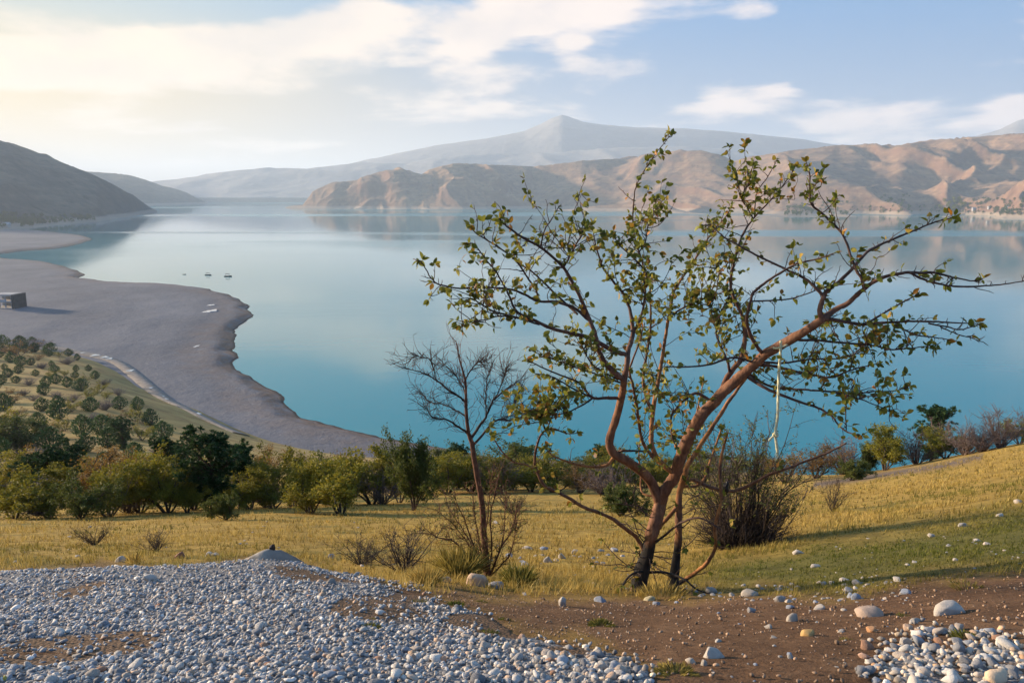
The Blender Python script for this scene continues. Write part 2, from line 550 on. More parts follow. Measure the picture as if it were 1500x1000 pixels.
def build_beach():
    us = np.linspace(-1.0, 0.75, 280)
    ys = np.concatenate([np.exp(np.linspace(math.log(150), math.log(760), 230)), np.exp(np.linspace(math.log(765), math.log(2000), 90))])
    Y, U = np.meshgrid(ys, us)
    X = U * Y
    Z = beach_z(X.ravel(), Y.ravel()).reshape(X.shape)
    Z = np.maximum(Z, -86.0)
    me = mesh_np("beach", np.stack([X, Y, Z], -1).reshape(-1, 3), grid_faces(*X.shape))
    m, g, out = new_mat("drawdown gravel")
    p = position(g)
    n1 = g.noise(g.mapping(p, (0.02, 0.012, 0.05)), 1.0, 7, 0.62)
    n2 = g.noise(p, 0.6, 6, 0.7)
    n3 = g.noise(g.mapping(p, (1, 1, 5)), 0.12, 6, 0.65)
    c = g.ramp(g.math("MULTIPLY_ADD", n2, 0.4, g.math("MULTIPLY", n1, 0.6)),
               [(0.30, (0.095, 0.097, 0.112)), (0.48, (0.150, 0.151, 0.168)), (0.62, (0.195, 0.193, 0.209)), (0.78, (0.27, 0.258, 0.26))])
    z = g.n("ShaderNodeSeparateXYZ", i_0=p).outputs[2]
    hh = g.math("ADD", z, -WATER_Z)
    wet = g.math("MULTIPLY", g.smooth(hh, 3.0, 1.3), g.smooth(n3, 0.30, 0.6))
    c = g.mix(wet, c, g.mix(n2, (0.10, 0.062, 0.045), (0.24, 0.165, 0.125)))
    c = g.mix(g.smooth(hh, 0.5, 0.1), c, (0.05, 0.04, 0.034))
    principled(g, out, c, 0.93, bump(g, g.math("MULTIPLY_ADD", n2, 0.5, n3), 0.6, 1.2), 0.2)
    return kind(obj("beach", me, m), "structure", "bare grey gravel beach left by the low lake")


beach = build_beach()


def shore_ground(px, py, dmin=150.0, dmax=1900.0):
    """line of sight meets the beach"""
    r, f, u = (float(v) for v in ray_np(px, py))
    ds = np.exp(np.linspace(math.log(dmin), math.log(dmax), 4000))
    zb = np.maximum(beach_z(r / f * ds, ds), WATER_Z)
    k = np.argmax(u / f * ds < zb)
    d = ds[k]
    return np.array([r / f * d, d, zb[k]])


def build_road():
    px = [(60, 505), (120, 518), (150, 523), (172, 530), (190, 543), (207, 557), (225, 573), (243, 588), (262, 601), (282, 613), (302, 624), (330, 640), (360, 652)]
    pts = []
    for a, b in px:
        q = shore_ground(a, b)
        pts.append(q)
    pts = np.array(pts)
    t = np.linspace(0, len(pts) - 1, 160)
    c = np.stack([np.interp(t, np.arange(len(pts)), pts[:, k]) for k in range(3)], 1)
    c[:, :2] = blur(c[:, :2], 5, 0)
    tan = np.gradient(c, axis=0)[:, :2]
    tan /= np.linalg.norm(tan, axis=1)[:, None]
    nor = np.stack([-tan[:, 1], tan[:, 0]], 1)
    offs = np.array([-3.2, -2.6, 0.0, 2.6, 3.2])
    zo = np.array([-1.2, 0.14, 0.24, 0.14, -1.2])
    vs_ = []
    for k, o_ in enumerate(offs):
        xy = c[:, :2] + nor * o_ * (1 + 0.12 * fbm(t[:, None] / 3, np.full((len(t), 1), k * 3.3), 3, 40))
        zz = np.maximum(beach_z(xy[:, 0], xy[:, 1]), ground_z(xy[:, 0], xy[:, 1])) + zo[k] + 0.2
        vs_.append(np.concatenate([xy, blur(zz[:, None], 4, 0)], 1))
    V = np.stack(vs_, 1).reshape(-1, 3)
    m, g, out = new_mat("dirt road")
    p = position(g)
    n = g.noise(p, 0.5, 6, 0.65)
    principled(g, out, g.ramp(n, [(0.3, (0.16, 0.135, 0.12)), (0.55, (0.27, 0.235, 0.205)), (0.75, (0.36, 0.32, 0.28))]), 0.95, None, 0.2)
    return kind(obj("road", mesh_np("road", V, grid_faces(len(t), 5)), m), "structure", "pale dirt road along the foot of the hillside"), c


road, ROAD_C = build_road()


def build_lake():
    xs, ys = np.array([-9000.0, -3000, 0, 4000, 12000]), np.array([60.0, 1200, 4000, 7350])
    X, Y = np.meshgrid(xs, ys, indexing="ij")
    me = mesh_np("lake", np.stack([X, Y, np.full_like(X, WATER_Z)], -1).reshape(-1, 3), grid_faces(*X.shape))
    m, g, out = new_mat("turquoise water")
    p = position(g)
    # wind lanes: long streaks of rippled water between calm sheets
    lanes = g.noise(g.mapping(p, (0.00042, 0.0021, 1.0), rot=(0, 0, 0.10), loc=(0.35, 0.2, 0)), 1.0, 4, 0.5, 0.6)
    lane = g.smooth(lanes, 0.50, 0.66)
    r1 = g.noise(g.mapping(p, (0.45, 0.9, 1.0)), 1.0, 4, 0.6)
    r2 = g.noise(g.mapping(p, (0.05, 0.12, 1.0)), 1.0, 3, 0.55)
    hgt = g.math("MULTIPLY_ADD", r2, 2.0, g.math("MULTIPLY", r1, 0.5))
    b = g.n("ShaderNodeBump")
    g.set(b.inputs["Height"], hgt)
    g.set(b.inputs["Strength"], g.math("MULTIPLY_ADD", lane, 0.05, 0.018))
    b.inputs["Distance"].default_value = 1.0
    rough = g.math("MULTIPLY_ADD", lane, 0.16, 0.05)
    c = g.mix(g.noise(g.mapping(p, (0.001, 0.003, 1.0)), 1.0, 3, 0.5), (0.010, 0.205, 0.245), (0.016, 0.255, 0.285))
    principled(g, out, c, rough, b.outputs[0], 0.5, IOR=1.33)
    return kind(obj("lake", me, m), "structure", "calm turquoise lake reflecting the sky")


lake = build_lake()


def build_plain():
    xs = np.linspace(-26000, 26000, 27)
    ys = np.linspace(7360, 30000, 20)
    X, Y = np.meshgrid(xs, ys, indexing="ij")
    Z = -78 + 9 * fbm(X / 2500, Y / 2500, 4, 51)
    m, g, out = new_mat("valley floor")
    principled(g, out, g.ramp(g.noise(position(g), 0.0012, 5), [(0.35, (0.10, 0.10, 0.06)), (0.65, (0.22, 0.18, 0.12))]), 0.95)
    kind(obj("valley_floor", mesh_np("valley_floor", np.stack([X, Y, Z], -1).reshape(-1, 3), grid_faces(*X.shape)), m), "structure")


build_plain()

# ---------------------------------------------------------------- hills and far mountains


def hill_mat(name, tan, brown, dark, veg=0.4, shore=True, scale=1.0):
    m, g, out = new_mat(name)
    p = position(g)
    sl = g.n("ShaderNodeSeparateXYZ", i_0=g.n("ShaderNodeNewGeometry").outputs["Normal"]).outputs[2]
    n1 = g.noise(p, 0.0045 * scale, 8, 0.65, 0.5)
    n2 = g.noise(p, 0.03 * scale, 7, 0.68)
    strat = g.noise(g.mapping(p, (0.004 * scale, 0.004 * scale, 0.09 * scale)), 1.0, 5, 0.6)
    c = g.mix(g.smooth(g.math("MULTIPLY_ADD", n2, 0.5, g.math("MULTIPLY", n1, 0.6)), 0.42, 0.66), tan, brown)
    c = g.mix(g.math("MULTIPLY", g.smooth(strat, 0.42, 0.62), 0.45), c, brown)
    c = g.mix(g.math("MULTIPLY", g.smooth(n2, 0.55, 0.7), veg), c, dark)
    c = g.mix(g.math("MULTIPLY", g.smooth(sl, 0.82, 0.60), 0.6), c, (brown[0] * 1.15, brown[1] * 0.95, brown[2] * 0.9))
    if shore:
        z = g.math("ADD", g.n("ShaderNodeSeparateXYZ", i_0=p).outputs[2], -WATER_Z)
        line = g.math("ADD", z, g.math("MULTIPLY", n2, -9.0))
        c = g.mix(g.math("MULTIPLY", g.smooth(line, 11.0, 4.0), 0.8), c, g.mix(strat, (0.30, 0.235, 0.18), (0.42, 0.35, 0.28)))
    principled(g, out, c, 0.97, bump(g, g.math("MULTIPLY_ADD", n2, 0.6, n1), 0.55, 14.0 / scale), 0.1)
    return m


def build_hill(name, label, crest, foot, back, mat, rough_amp, seed, nu=300, nd=150, wl=420.0, power=1.0, base_z=WATER_Z, fall=0.55, spur=0.0, bx=None):
    """a ridge: crest = [(px, py)] the skyline, foot = [(px, depth)] where it leaves the water, back = crest distance behind the foot"""
    pxs = np.linspace(crest[0][0], crest[-1][0], nu)
    u = (pxs - CX) / F_PX / math.cos(PITCH)
    df = np.interp(pxs, [f[0] for f in foot], [f[1] for f in foot])
    bk = np.interp(pxs, [b[0] for b in back], [b[1] for b in back])
    cyv = np.interp(pxs, [c[0] for c in crest], [c[1] for c in crest])
    r, f, up = ray_np(pxs, cyv)
    s_c = up / f
    v = np.concatenate([np.linspace(-0.08, 1.0, int(nd * 0.72)), np.linspace(1.0, 2.2, nd - int(nd * 0.72) + 1)[1:]])
    Vv, _ = np.meshgrid(v, pxs)
    D = df[:, None] + bk[:, None] * Vv
    X = u[:, None] * D
    hc = (s_c[:, None] * (df + bk)[:, None]) - base_z            # crest height above the water
    t = np.clip(Vv, 0, 1)
    prof = np.where(Vv <= 1, 0.30 * t + 0.70 * (t * t * (3 - 2 * t)) ** power, 1.0 - fall * np.clip(Vv - 1, 0, 2) ** 1.3)
    prof = np.where(Vv < 0, np.maximum(Vv * 1.5, -6.0 / np.maximum(hc, 6.0)), prof)
    wx, wy = fbm(X / (wl * 2), D / (wl * 2), 3, seed + 50), fbm(X / (wl * 2), D / (wl * 2), 3, seed + 60)
    rx, ry = (X + spur * D) / wl + 0.8 * wx, D / (wl * 1.55) + 0.8 * wy
    rel = ridged(rx, ry, 6, seed, 0.40) - 0.50
    rel2 = fbm(X / (wl * 0.9), D / (wl * 0.9), 6, seed + 9, 0.52)
    env = np.clip(Vv * 5.0, 0, 1) * (1.0 - 0.45 * np.clip(Vv, 0, 1))
    H = hc * prof + rough_amp * np.clip(hc, 10, 500) * env * (rel * 1.15 + 0.25 * rel2)
    Z = base_z + H
    # keep the skyline where it is seen from the viewpoint
    ang = Z / D
    mx = ang[:, v > 0.25].max(1)
    corr = (s_c - mx)
    corr = blur(corr[:, None], 2, 0)
    Z = Z + corr * D * np.clip(Vv * 1.4, 0, 1)
    shore_amp = np.interp(pxs, [f[0] for f in foot], [1.0] * len(foot))[:, None]
    Z = Z + shore_amp * 5.0 * fbm(X / 90, D / 90, 4, seed + 3) * np.clip(Vv * 8 + 0.6, 0, 1) * np.clip(hc / 60, 0, 1)
    Z = np.maximum(Z, -88.0)
    me = mesh_np(name, np.stack([X, D, Z], -1).reshape(-1, 3), grid_faces(*X.shape))
    o = obj(name, me, mat)
    return kind(o, "structure", label), (X, D, Z)


TAN, BROWN, SCRUB_SHADE = (0.38, 0.245, 0.150), (0.185, 0.125, 0.095), (0.07, 0.062, 0.052)  # scrub patches, deepened to paint more shade onto the hills
hill_m = hill_mat("dry hill grass and rock", TAN, BROWN, SCRUB_SHADE, 0.6)
shade_m = hill_mat("scrubby hillside in painted shade", (0.15, 0.13, 0.095), (0.055, 0.058, 0.052), (0.020, 0.028, 0.022), 0.8)  # darker copy of the hill colours, the left slope's shade painted in
far_m = hill_mat("mountain rock", (0.30, 0.28, 0.27), (0.22, 0.21, 0.21), (0.15, 0.15, 0.16), 0.4, False, 0.25)


def level_depth(py):
    return float(on_level(750, py, WATER_Z)[1])


LD = level_depth
# right hand range
build_hill("hill_range", "tan eroded hills across the lake", 
           [(640, 300), (680, 262), (720, 246), (780, 244), (830, 238), (900, 232), (950, 224), (985, 220), (1015, 221), (1040, 226), (1062, 236), (1085, 230), (1140, 221), (1200, 213), (1245, 211),
            (1285, 213), (1320, 207), (1370, 203), (1410, 199), (1450, 195), (1500, 193), (1600, 186), (1720, 192), (1900, 215), (2100, 250)],
           [(640, LD(306)), (800, LD(307.5)), (900, LD(309.5)), (1000, LD(313)), (1100, LD(316.5)), (1300, LD(319)), (1500, LD(321)), (2100, LD(326))],
           [(640, 500), (760, 900), (900, 1200), (1200, 1500), (2100, 1600)], hill_m, 0.85, 4, nu=480, nd=200, wl=720.0, spur=0.55)
# headland in the middle
build_hill("headland", "dark rocky headland jutting into the lake",
           [(428, 303.5), (440, 301), (453, 300), (460, 291), (468, 280), (482, 274), (497, 266.5), (515, 266), (532, 264), (536, 260), (560, 253), (580, 249), (591, 245.5), (602, 249), (622, 256),
            (634, 249), (652, 243), (668, 239), (700, 240.5), (780, 244), (810, 248), (850, 262), (900, 300)],
           [(428, LD(304.5)), (455, LD(305)), (600, LD(307)), (700, LD(307)), (780, LD(305.5)), (900, LD(304))],
           [(428, 12), (452, 60), (470, 200), (520, 350), (640, 520), (900, 700)], hill_m, 0.42, 16, nu=320, nd=130, wl=260.0, spur=0.3)
# left shoulder in shade
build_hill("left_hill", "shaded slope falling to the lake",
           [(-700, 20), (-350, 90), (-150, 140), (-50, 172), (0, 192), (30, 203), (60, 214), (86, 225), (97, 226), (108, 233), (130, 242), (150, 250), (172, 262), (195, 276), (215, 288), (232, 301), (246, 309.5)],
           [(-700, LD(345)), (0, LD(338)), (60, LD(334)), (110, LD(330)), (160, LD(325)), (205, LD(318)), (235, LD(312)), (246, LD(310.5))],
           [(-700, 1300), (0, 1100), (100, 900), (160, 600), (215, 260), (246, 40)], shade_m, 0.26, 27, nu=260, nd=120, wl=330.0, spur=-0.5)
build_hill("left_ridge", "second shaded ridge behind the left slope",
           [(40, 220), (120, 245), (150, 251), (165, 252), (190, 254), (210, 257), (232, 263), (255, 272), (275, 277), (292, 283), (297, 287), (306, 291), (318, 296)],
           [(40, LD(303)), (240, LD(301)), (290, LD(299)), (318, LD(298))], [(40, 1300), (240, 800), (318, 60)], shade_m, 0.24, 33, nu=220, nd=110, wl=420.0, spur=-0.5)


def ridge_far(name, label, crest, depth, seed, amp, wl):
    return build_hill(name, label, crest, [(crest[0][0], depth * 0.80), (crest[-1][0], depth * 0.80)], [(crest[0][0], depth * 0.20), (crest[-1][0], depth * 0.20)],
                      far_m, amp, seed, nu=300, nd=110, wl=wl, base_z=-82.0, fall=0.4)


ridge_far("foothills", "pale hazy foothills beyond the dam", [(60, 285), (180, 272), (280, 262), (340, 252), (400, 246), (460, 247), (540, 238), (600, 240), (640, 230), (720, 226), (800, 224), (900, 216), (1000, 214), (1080, 222), (1200, 235), (1350, 250)],
          9400.0, 41, 0.30, 900.0)
ridge_far("mountains", "faint blue mountains with one sharp peak", [(420, 262), (520, 240), (600, 222), (650, 212), (700, 205), (740, 198), (768, 192), (790, 182), (806, 173), (820, 168), (834, 173), (850, 179), (880, 183), (930, 187),
          (985, 188), (1040, 192), (1090, 197), (1150, 203), (1200, 212), (1280, 222), (1330, 214), (1390, 202), (1430, 190), (1455, 176), (1480, 170), (1520, 167), (1600, 176), (1750, 190), (1950, 215)],
          10400.0, 47, 0.22, 1500.0)


def build_dam():
    y0, y1 = 7300.0, 7420.0
    prof = [(-60, -90), (-12, -42), (-12, -41), (12, -41), (12, -42), (80, -90)]
    xs = np.linspace(-3600, -1500, 60)
    V = np.array([[x, 7340 + a * 0.9, z + 0.6 * math.sin(x / 90)] for x in xs for a, z in prof])
    m, g, out = new_mat("rockfill")
    n = g.noise(position(g), 0.06, 6, 0.65)
    principled(g, out, g.ramp(n, [(0.3, (0.10, 0.095, 0.085)), (0.7, (0.22, 0.20, 0.17))]), 0.95)
    o = obj("dam", mesh_np("dam", V, grid_faces(len(xs), len(prof)), False), m)
    tag(o, "long low rockfill dam closing the far end of the lake", "dam")


build_dam()


def build_haze():
    x0, x1, y0, y1, z0, z1 = -27000.0, 27000.0, -60.0, 31000.0, -92.0, 1000.0
    V = [(x, y, z) for x in (x0, x1) for y in (y0, y1) for z in (z0, z1)]
    Fc = [(0, 1, 3, 2), (4, 6, 7, 5), (0, 4, 5, 1), (2, 3, 7, 6), (0, 2, 6, 4), (1, 5, 7, 3)]
    m, g, out = new_mat("haze")
    v = g.n("ShaderNodeVolumePrincipled")
    v.inputs["Color"].default_value = (0.74, 0.86, 1.0, 1)
    v.inputs["Density"].default_value = HAZE
    v.inputs["Anisotropy"].default_value = 0.15
    g.t.links.new(v.outputs[0], out.inputs["Volume"])
    o = obj("haze", mesh_np("haze", V, np.array(Fc), False), m)
    kind(o, "stuff", "thin autumn haze in the air")
    o.display_type = "WIRE"


HAZE = 0.80e-4
build_haze()

# ---------------------------------------------------------------- mesh pieces for plants and stones


class MB:
    def __init__(self):
        self.v, self.q, self.t, self.n = [], [], [], 0
        self.a = []

    def add(self, verts, quads=None, tris=None, tone=0.5):
        verts = np.asarray(verts, float).reshape(-1, 3)
        self.v.append(verts)
        self.a.append(np.broadcast_to(np.asarray(tone, float), (len(verts),)))
        if quads is not None and len(quads):
            self.q.append(np.asarray(quads) + self.n)
        if tris is not None and len(tris):
            self.t.append(np.asarray(tris) + self.n)
        self.n += len(verts)

    def tube(self, path, rad, sides=6, tone=0.5):
        path, rad = np.asarray(path, float), np.asarray(rad, float)
        n = len(path)
        t = np.gradient(path, axis=0)
        t /= np.linalg.norm(t, axis=1)[:, None] + 1e-12
        ref = np.array([0.31, 0.9, 0.2]) if abs(t[0][2]) > 0.5 else np.array([0.1, 0.2, 1.0])
        a = np.cross(t, ref)
        a /= np.linalg.norm(a, axis=1)[:, None] + 1e-12
        b = np.cross(t, a)
        ang = np.linspace(0, 2 * math.pi, sides, endpoint=False)
        ring = a[:, None, :] * np.cos(ang)[None, :, None] + b[:, None, :] * np.sin(ang)[None, :, None]
        V = path[:, None, :] + ring * rad[:, None, None]
        i = np.arange(n * sides).reshape(n, sides)
        j = np.roll(i, -1, 1)
        Q = np.stack([i[:-1], j[:-1], j[1:], i[1:]], -1).reshape(-1, 4)
        V = np.concatenate([V.reshape(-1, 3), path[-1:] + t[-1:] * rad[-1]])
        T = np.stack([i[-1], j[-1], np.full(sides, n * sides)], -1)
        self.add(V, Q, T, tone)

    def cards(self, c, d, size, rng, aspect=0.55, tone=None):
        """small diamond leaves: centres c, directions d, lengths size"""
        n = len(c)
        d = d / (np.linalg.norm(d, axis=1)[:, None] + 1e-9)
        r = rng.normal(size=(n, 3))
        s = np.cross(d, r)
        s /= np.linalg.norm(s, axis=1)[:, None] + 1e-9
        size = np.broadcast_to(size, (n,))[:, None]
        V = np.stack([c - d * size * 0.5, c + s * size * aspect * 0.5, c + d * size * 0.5, c - s * size * aspect * 0.5], 1)
        i = np.arange(n * 4).reshape(n, 4)
        tone = rng.random(n) if tone is None else tone
        self.add(V.reshape(-1, 3), i, None, np.repeat(tone, 4))

    def mesh(self, name, smooth=True):
        fs = []
        if self.q:
            fs.append(np.concatenate(self.q))
        if self.t:
            fs.append(np.concatenate(self.t))
        me = mesh_np(name, np.concatenate(self.v), fs, smooth)
        attr(me, "tone", np.concatenate(self.a))
        return me


def spline(pts, n):
    pts = np.asarray(pts, float)
    m = len(pts)
    if m < 3:
        t = np.linspace(0, 1, n)[:, None]
        return pts[0] * (1 - t) + pts[-1] * t
    p = np.concatenate([[2 * pts[0] - pts[1]], pts, [2 * pts[-1] - pts[-2]]])
    t = np.linspace(0, m - 1 - 1e-9, n)
    k = t.astype(int)
    f = (t - k)[:, None]
    a, b, c, d = p[k], p[k + 1], p[k + 2], p[k + 3]
    return 0.5 * (2 * b + (c - a) * f + (2 * a - 5 * b + 4 * c - d) * f ** 2 + (3 * b - a - 3 * c + d) * f ** 3)


def unit(v):
    return v / (np.linalg.norm(v) + 1e-12)


def wobble_path(p0, d, length, n, rng, bend=0.25, lift=0.0):
    pts = [np.asarray(p0, float)]
    d = unit(np.asarray(d, float))
    for _ in range(n - 1):
        d = unit(d + rng.normal(size=3) * bend / n ** 0.5 + np.array([0, 0, lift / n]))
        pts.append(pts[-1] + d * length / (n - 1))
    return np.array(pts), d


# ---------------------------------------------------------------- plant materials


def leaf_mat(name, stops, trans=0.3, use_random=0.45):
    m, g, out = new_mat(name)
    t = attribute(g, "tone")
    rnd = g.n("ShaderNodeObjectInfo").outputs["Random"]
    f = g.math("ADD", g.math("MULTIPLY", t, 1 - use_random), g.math("MULTIPLY", rnd, use_random))
    c = g.ramp(f, stops)
    p = principled(g, None, c, 0.7, None, 0.25)
    tr = g.n("ShaderNodeBsdfTranslucent")
    g.set(tr.inputs[0], g.mix(0.5, c, stops[-1][1]))
    mx = g.n("ShaderNodeMixShader")
    mx.inputs[0].default_value = trans
    g.t.links.new(p.outputs[0], mx.inputs[1])
    g.t.links.new(tr.outputs[0], mx.inputs[2])
    g.t.links.new(mx.outputs[0], out.inputs[0])
    return m


def bark_mat(name, dark, mid, light, scale=30.0):
    m, g, out = new_mat(name)
    p = g.n("ShaderNodeTexCoord").outputs["Object"]
    n = g.noise(g.mapping(p, (1, 1, 0.35)), scale, 6, 0.65)
    c = g.ramp(n, [(0.32, dark), (0.5, mid), (0.7, light)])
    principled(g, out, c, 0.85, bump(g, n, 0.5, 0.01), 0.25)
    return m


LEAF_OLIVE = leaf_mat("olive leaves", [(0.05, (0.060, 0.070, 0.008)), (0.40, (0.145, 0.150, 0.014)), (0.72, (0.235, 0.215, 0.020)), (0.95, (0.34, 0.27, 0.032))])
LEAF_GREEN = leaf_mat("green leaves", [(0.05, (0.030, 0.050, 0.010)), (0.45, (0.068, 0.095, 0.018)), (0.9, (0.14, 0.150, 0.030))])
LEAF_PINE = leaf_mat("pine needles", [(0.05, (0.016, 0.042, 0.014)), (0.5, (0.036, 0.085, 0.024)), (0.95, (0.085, 0.14, 0.036))], 0.15)
LEAF_RUST = leaf_mat("rusty leaves", [(0.05, (0.10, 0.055, 0.018)), (0.5, (0.20, 0.115, 0.03)), (0.95, (0.33, 0.19, 0.04))])
TWIG_PURPLE = leaf_mat("bare purple twigs", [(0.05, (0.060, 0.045, 0.042)), (0.5, (0.115, 0.085, 0.080)), (0.95, (0.185, 0.14, 0.125))], 0.0)
LEAF_BUSH = leaf_mat("sparse bush leaves", [(0.05, (0.05, 0.065, 0.015)), (0.5, (0.10, 0.12, 0.03)), (0.9, (0.18, 0.17, 0.04))])
BARK_GREY = bark_mat("grey bark", (0.035, 0.028, 0.024), (0.085, 0.066, 0.055), (0.16, 0.13, 0.11))
BARK_DARK = bark_mat("dark bark", (0.022, 0.016, 0.013), (0.055, 0.040, 0.032), (0.11, 0.08, 0.065))
BARK_RED = bark_mat("reddish bark", (0.06, 0.028, 0.018), (0.13, 0.060, 0.036), (0.22, 0.11, 0.065), 40.0)


# ---------------------------------------------------------------- plant prototypes (height 1, standing on the origin)


def proto_shrub(seed, nleaf=9500, stems=7, width=0.62, leaf=0.036, low=0.16):
    """multi-stemmed small tree, feathery crown, bare stems below"""
    rng = np.random.default_rng(seed)
    w, l = MB(), MB()
    tips = []
    for s in range(stems):
        a = 2 * math.pi * (s + rng.random() * 0.8) / stems
        lean = rng.uniform(0.15, 0.75) * width / 0.62
        d = np.array([math.cos(a) * lean, math.sin(a) * lean, 1.0])
        ln = rng.uniform(0.55, 0.80)
        p, dd = wobble_path((0.02 * math.cos(a), 0.02 * math.sin(a), -0.03), d, ln, 7, rng, 0.35, 0.25)
        w.tube(p, np.linspace(0.016, 0.006, 7), 5, rng.random())
        for b in range(9):
            k = rng.integers(2, 7)
            d2 = unit(dd + rng.normal(size=3) * 0.75 + np.array([0, 0, 0.25]))
            p2, d3 = wobble_path(p[k], d2, rng.uniform(0.16, 0.34), 5, rng, 0.4, 0.3)
            w.tube(p2, np.linspace(0.006, 0.0022, 5), 4, rng.random())
            tips.append((p2[2], p2[3], p2[4], d3))
            for c in range(3):
                k2 = rng.integers(1, 5)
                p3, d4 = wobble_path(p2[k2], unit(d3 + rng.normal(size=3) * 0.8), rng.uniform(0.06, 0.16), 4, rng, 0.4, 0.2)
                w.tube(p3, np.linspace(0.0028, 0.0012, 4), 3, rng.random())
                tips.append((p3[1], p3[2], p3[3], d4))
    T = np.array([t[:3] for t in tips])
    D = np.array([t[3] for t in tips])
    k = rng.integers(0, len(T), nleaf)
    j = rng.integers(0, 3, nleaf)
    c = T[k, j] + rng.normal(size=(nleaf, 3)) * 0.030
    keep = c[:, 2] > low + 0.15 * rng.random(nleaf)
    c, k = c[keep], k[keep]
    clump = rng.random(len(T))
    tone = np.clip(0.55 * clump[k] + 0.45 * rng.random(len(c)), 0, 1)
    l.cards(c, D[k] + rng.normal(size=(len(c), 3)) * 0.8, leaf * rng.uniform(0.6, 1.3, len(c)), rng, 0.5, tone)
    return w, l


def proto_pine(seed, nneed=15000, width=0.42, loose=1.0):
    rng = np.random.default_rng(seed)
    w, l = MB(), MB()
    trunk, _ = wobble_path((0, 0, -0.03), (0.03, 0.0, 1), 0.95, 10, rng, 0.12, 0.1)
    w.tube(trunk, np.linspace(0.026, 0.005, 10), 7, 0.4)
    cl = []
    for i in range(64):
        t = rng.uniform(0.12, 1.0)
        z = t * 9
        k = min(int(z), 8)
        p0 = trunk[k] * (1 - (z - k)) + trunk[k + 1] * (z - k)
        a = rng.uniform(0, 2 * math.pi)
        r = width * (0.35 + 0.65 * math.sin(math.pi * min(1.0, (1 - t) * 1.15 + 0.12))) * rng.uniform(0.6, 1.1)
        r *= 1.0 if t < 0.85 else 0.45
        d = np.array([math.cos(a), math.sin(a), rng.uniform(0.3, 0.9) + 0.7 * t])
        p, dd = wobble_path(p0, d, r, 6, rng, 0.3, 0.5)
        w.tube(p, np.linspace(0.008, 0.0025, 6), 4, rng.random())
        for s in range(9):
            kk = rng.integers(2, 6)
            cl.append((p[kk] + rng.normal(size=3) * 0.030 * loose, unit(dd + rng.normal(size=3) * 0.5)))
    cl.append((trunk[-1], np.array([0, 0, 1.0])))
    C, D = np.array([c[0] for c in cl]), np.array([c[1] for c in cl])
    k = rng.integers(0, len(C), nneed)
    d = D[k] + rng.normal(size=(nneed, 3)) * 0.75
    d /= np.linalg.norm(d, axis=1)[:, None]
    tone = np.clip(0.6 * rng.random(len(C))[k] + 0.4 * rng.random(nneed), 0, 1)
    l.cards(C[k] + d * 0.022 * loose, d, 0.055 * rng.uniform(0.6, 1.2, nneed), rng, 0.22, tone)
    return w, l


def proto_cypress(seed, n=9000, width=0.27, leaf=0.045):
    rng = np.random.default_rng(seed)
    w, l = MB(), MB()
    for s in range(5):
        a = s * 1.26
        p, _ = wobble_path((0.02 * math.cos(a), 0.02 * math.sin(a), -0.03), (0.12 * math.cos(a), 0.12 * math.sin(a), 1), 0.8, 8, rng, 0.15, 0.2)
        w.tube(p, np.linspace(0.014, 0.004, 8), 5, 0.4)
    z = rng.beta(1.2, 1.35, n) * 0.97 + 0.03
    lobe = rng.integers(0, 26, n)
    la, lr = rng.uniform(0, 6.28, 26), rng.uniform(0.55, 1.0, 26)
    lz = rng.uniform(0.1, 0.9, 26)
    prof = width * np.clip(np.sin(np.pi * np.clip(z, 0, 1) ** 0.85), 0.02, 1) ** 0.75
    a = la[lobe] + rng.normal(size=n) * 0.45
    r = prof * lr[lobe] * rng.uniform(0.45, 1.0, n) ** 0.5
    c = np.stack([r * np.cos(a), r * np.sin(a), z * (0.85 + 0.15 * lr[lobe])], 1)
    d = np.stack([np.cos(a) * 0.5, np.sin(a) * 0.5, np.ones(n)], 1) + rng.normal(size=(n, 3)) * 0.4
    l.cards(c, d, leaf * rng.uniform(0.5, 1.2, n), rng, 0.32, np.clip(0.5 * lr[lobe] + 0.5 * rng.random(n), 0, 1))
    return w, l


def proto_bare(seed, stems=26, width=0.6, twigs=8, thin=1.0, sub=4):
    """leafless fan of thin stems"""
    rng = np.random.default_rng(seed)
    w = MB()
    for s in range(stems):
        a = rng.uniform(0, 2 * math.pi)
        lean = width * rng.uniform(0.1, 1.25)
        p, dd = wobble_path((0.03 * math.cos(a), 0.03 * math.sin(a), -0.03), (math.cos(a) * lean, math.sin(a) * lean, 1), rng.uniform(0.6, 1.0), 8, rng, 0.3, 0.3)
        w.tube(p, np.linspace(0.009, 0.0022, 8) * thin, 4, rng.uniform(0.1, 0.6))
        for b in range(twigs):
            k = rng.integers(2, 8)
            p2, d2 = wobble_path(p[k], unit(dd + rng.normal(size=3) * 0.6), rng.uniform(0.12, 0.32), 5, rng, 0.4, 0.3)
            w.tube(p2, np.linspace(0.0036, 0.0016, 5) * thin, 3, rng.uniform(0.2, 0.9))
            for c in range(sub):
                p3, _ = wobble_path(p2[rng.integers(1, 5)], unit(d2 + rng.normal(size=3) * 0.8), rng.uniform(0.05, 0.13), 3, rng, 0.3, 0.2)
                w.tube(p3, np.linspace(0.0022, 0.0011, 3) * thin, 3, rng.uniform(0.3, 1.0))
    return w, None


PROTO = {}


def add_proto(key, pair, bark, leaf):
    w, l = pair
    me_w = w.mesh(key + "_wood")
    me_w.materials.append(bark)
    me_l = None
    if l is not None:
        me_l = l.mesh(key + "_leaves", False)
        me_l.materials.append(leaf)
    allv = np.concatenate((w.v if l is None else l.v))
    hw = np.percentile(np.abs(allv[:, :2]), 90)
    top = np.percentile(allv[:, 2], 99.6)
    PROTO[key] = (me_w, me_l, hw, top)


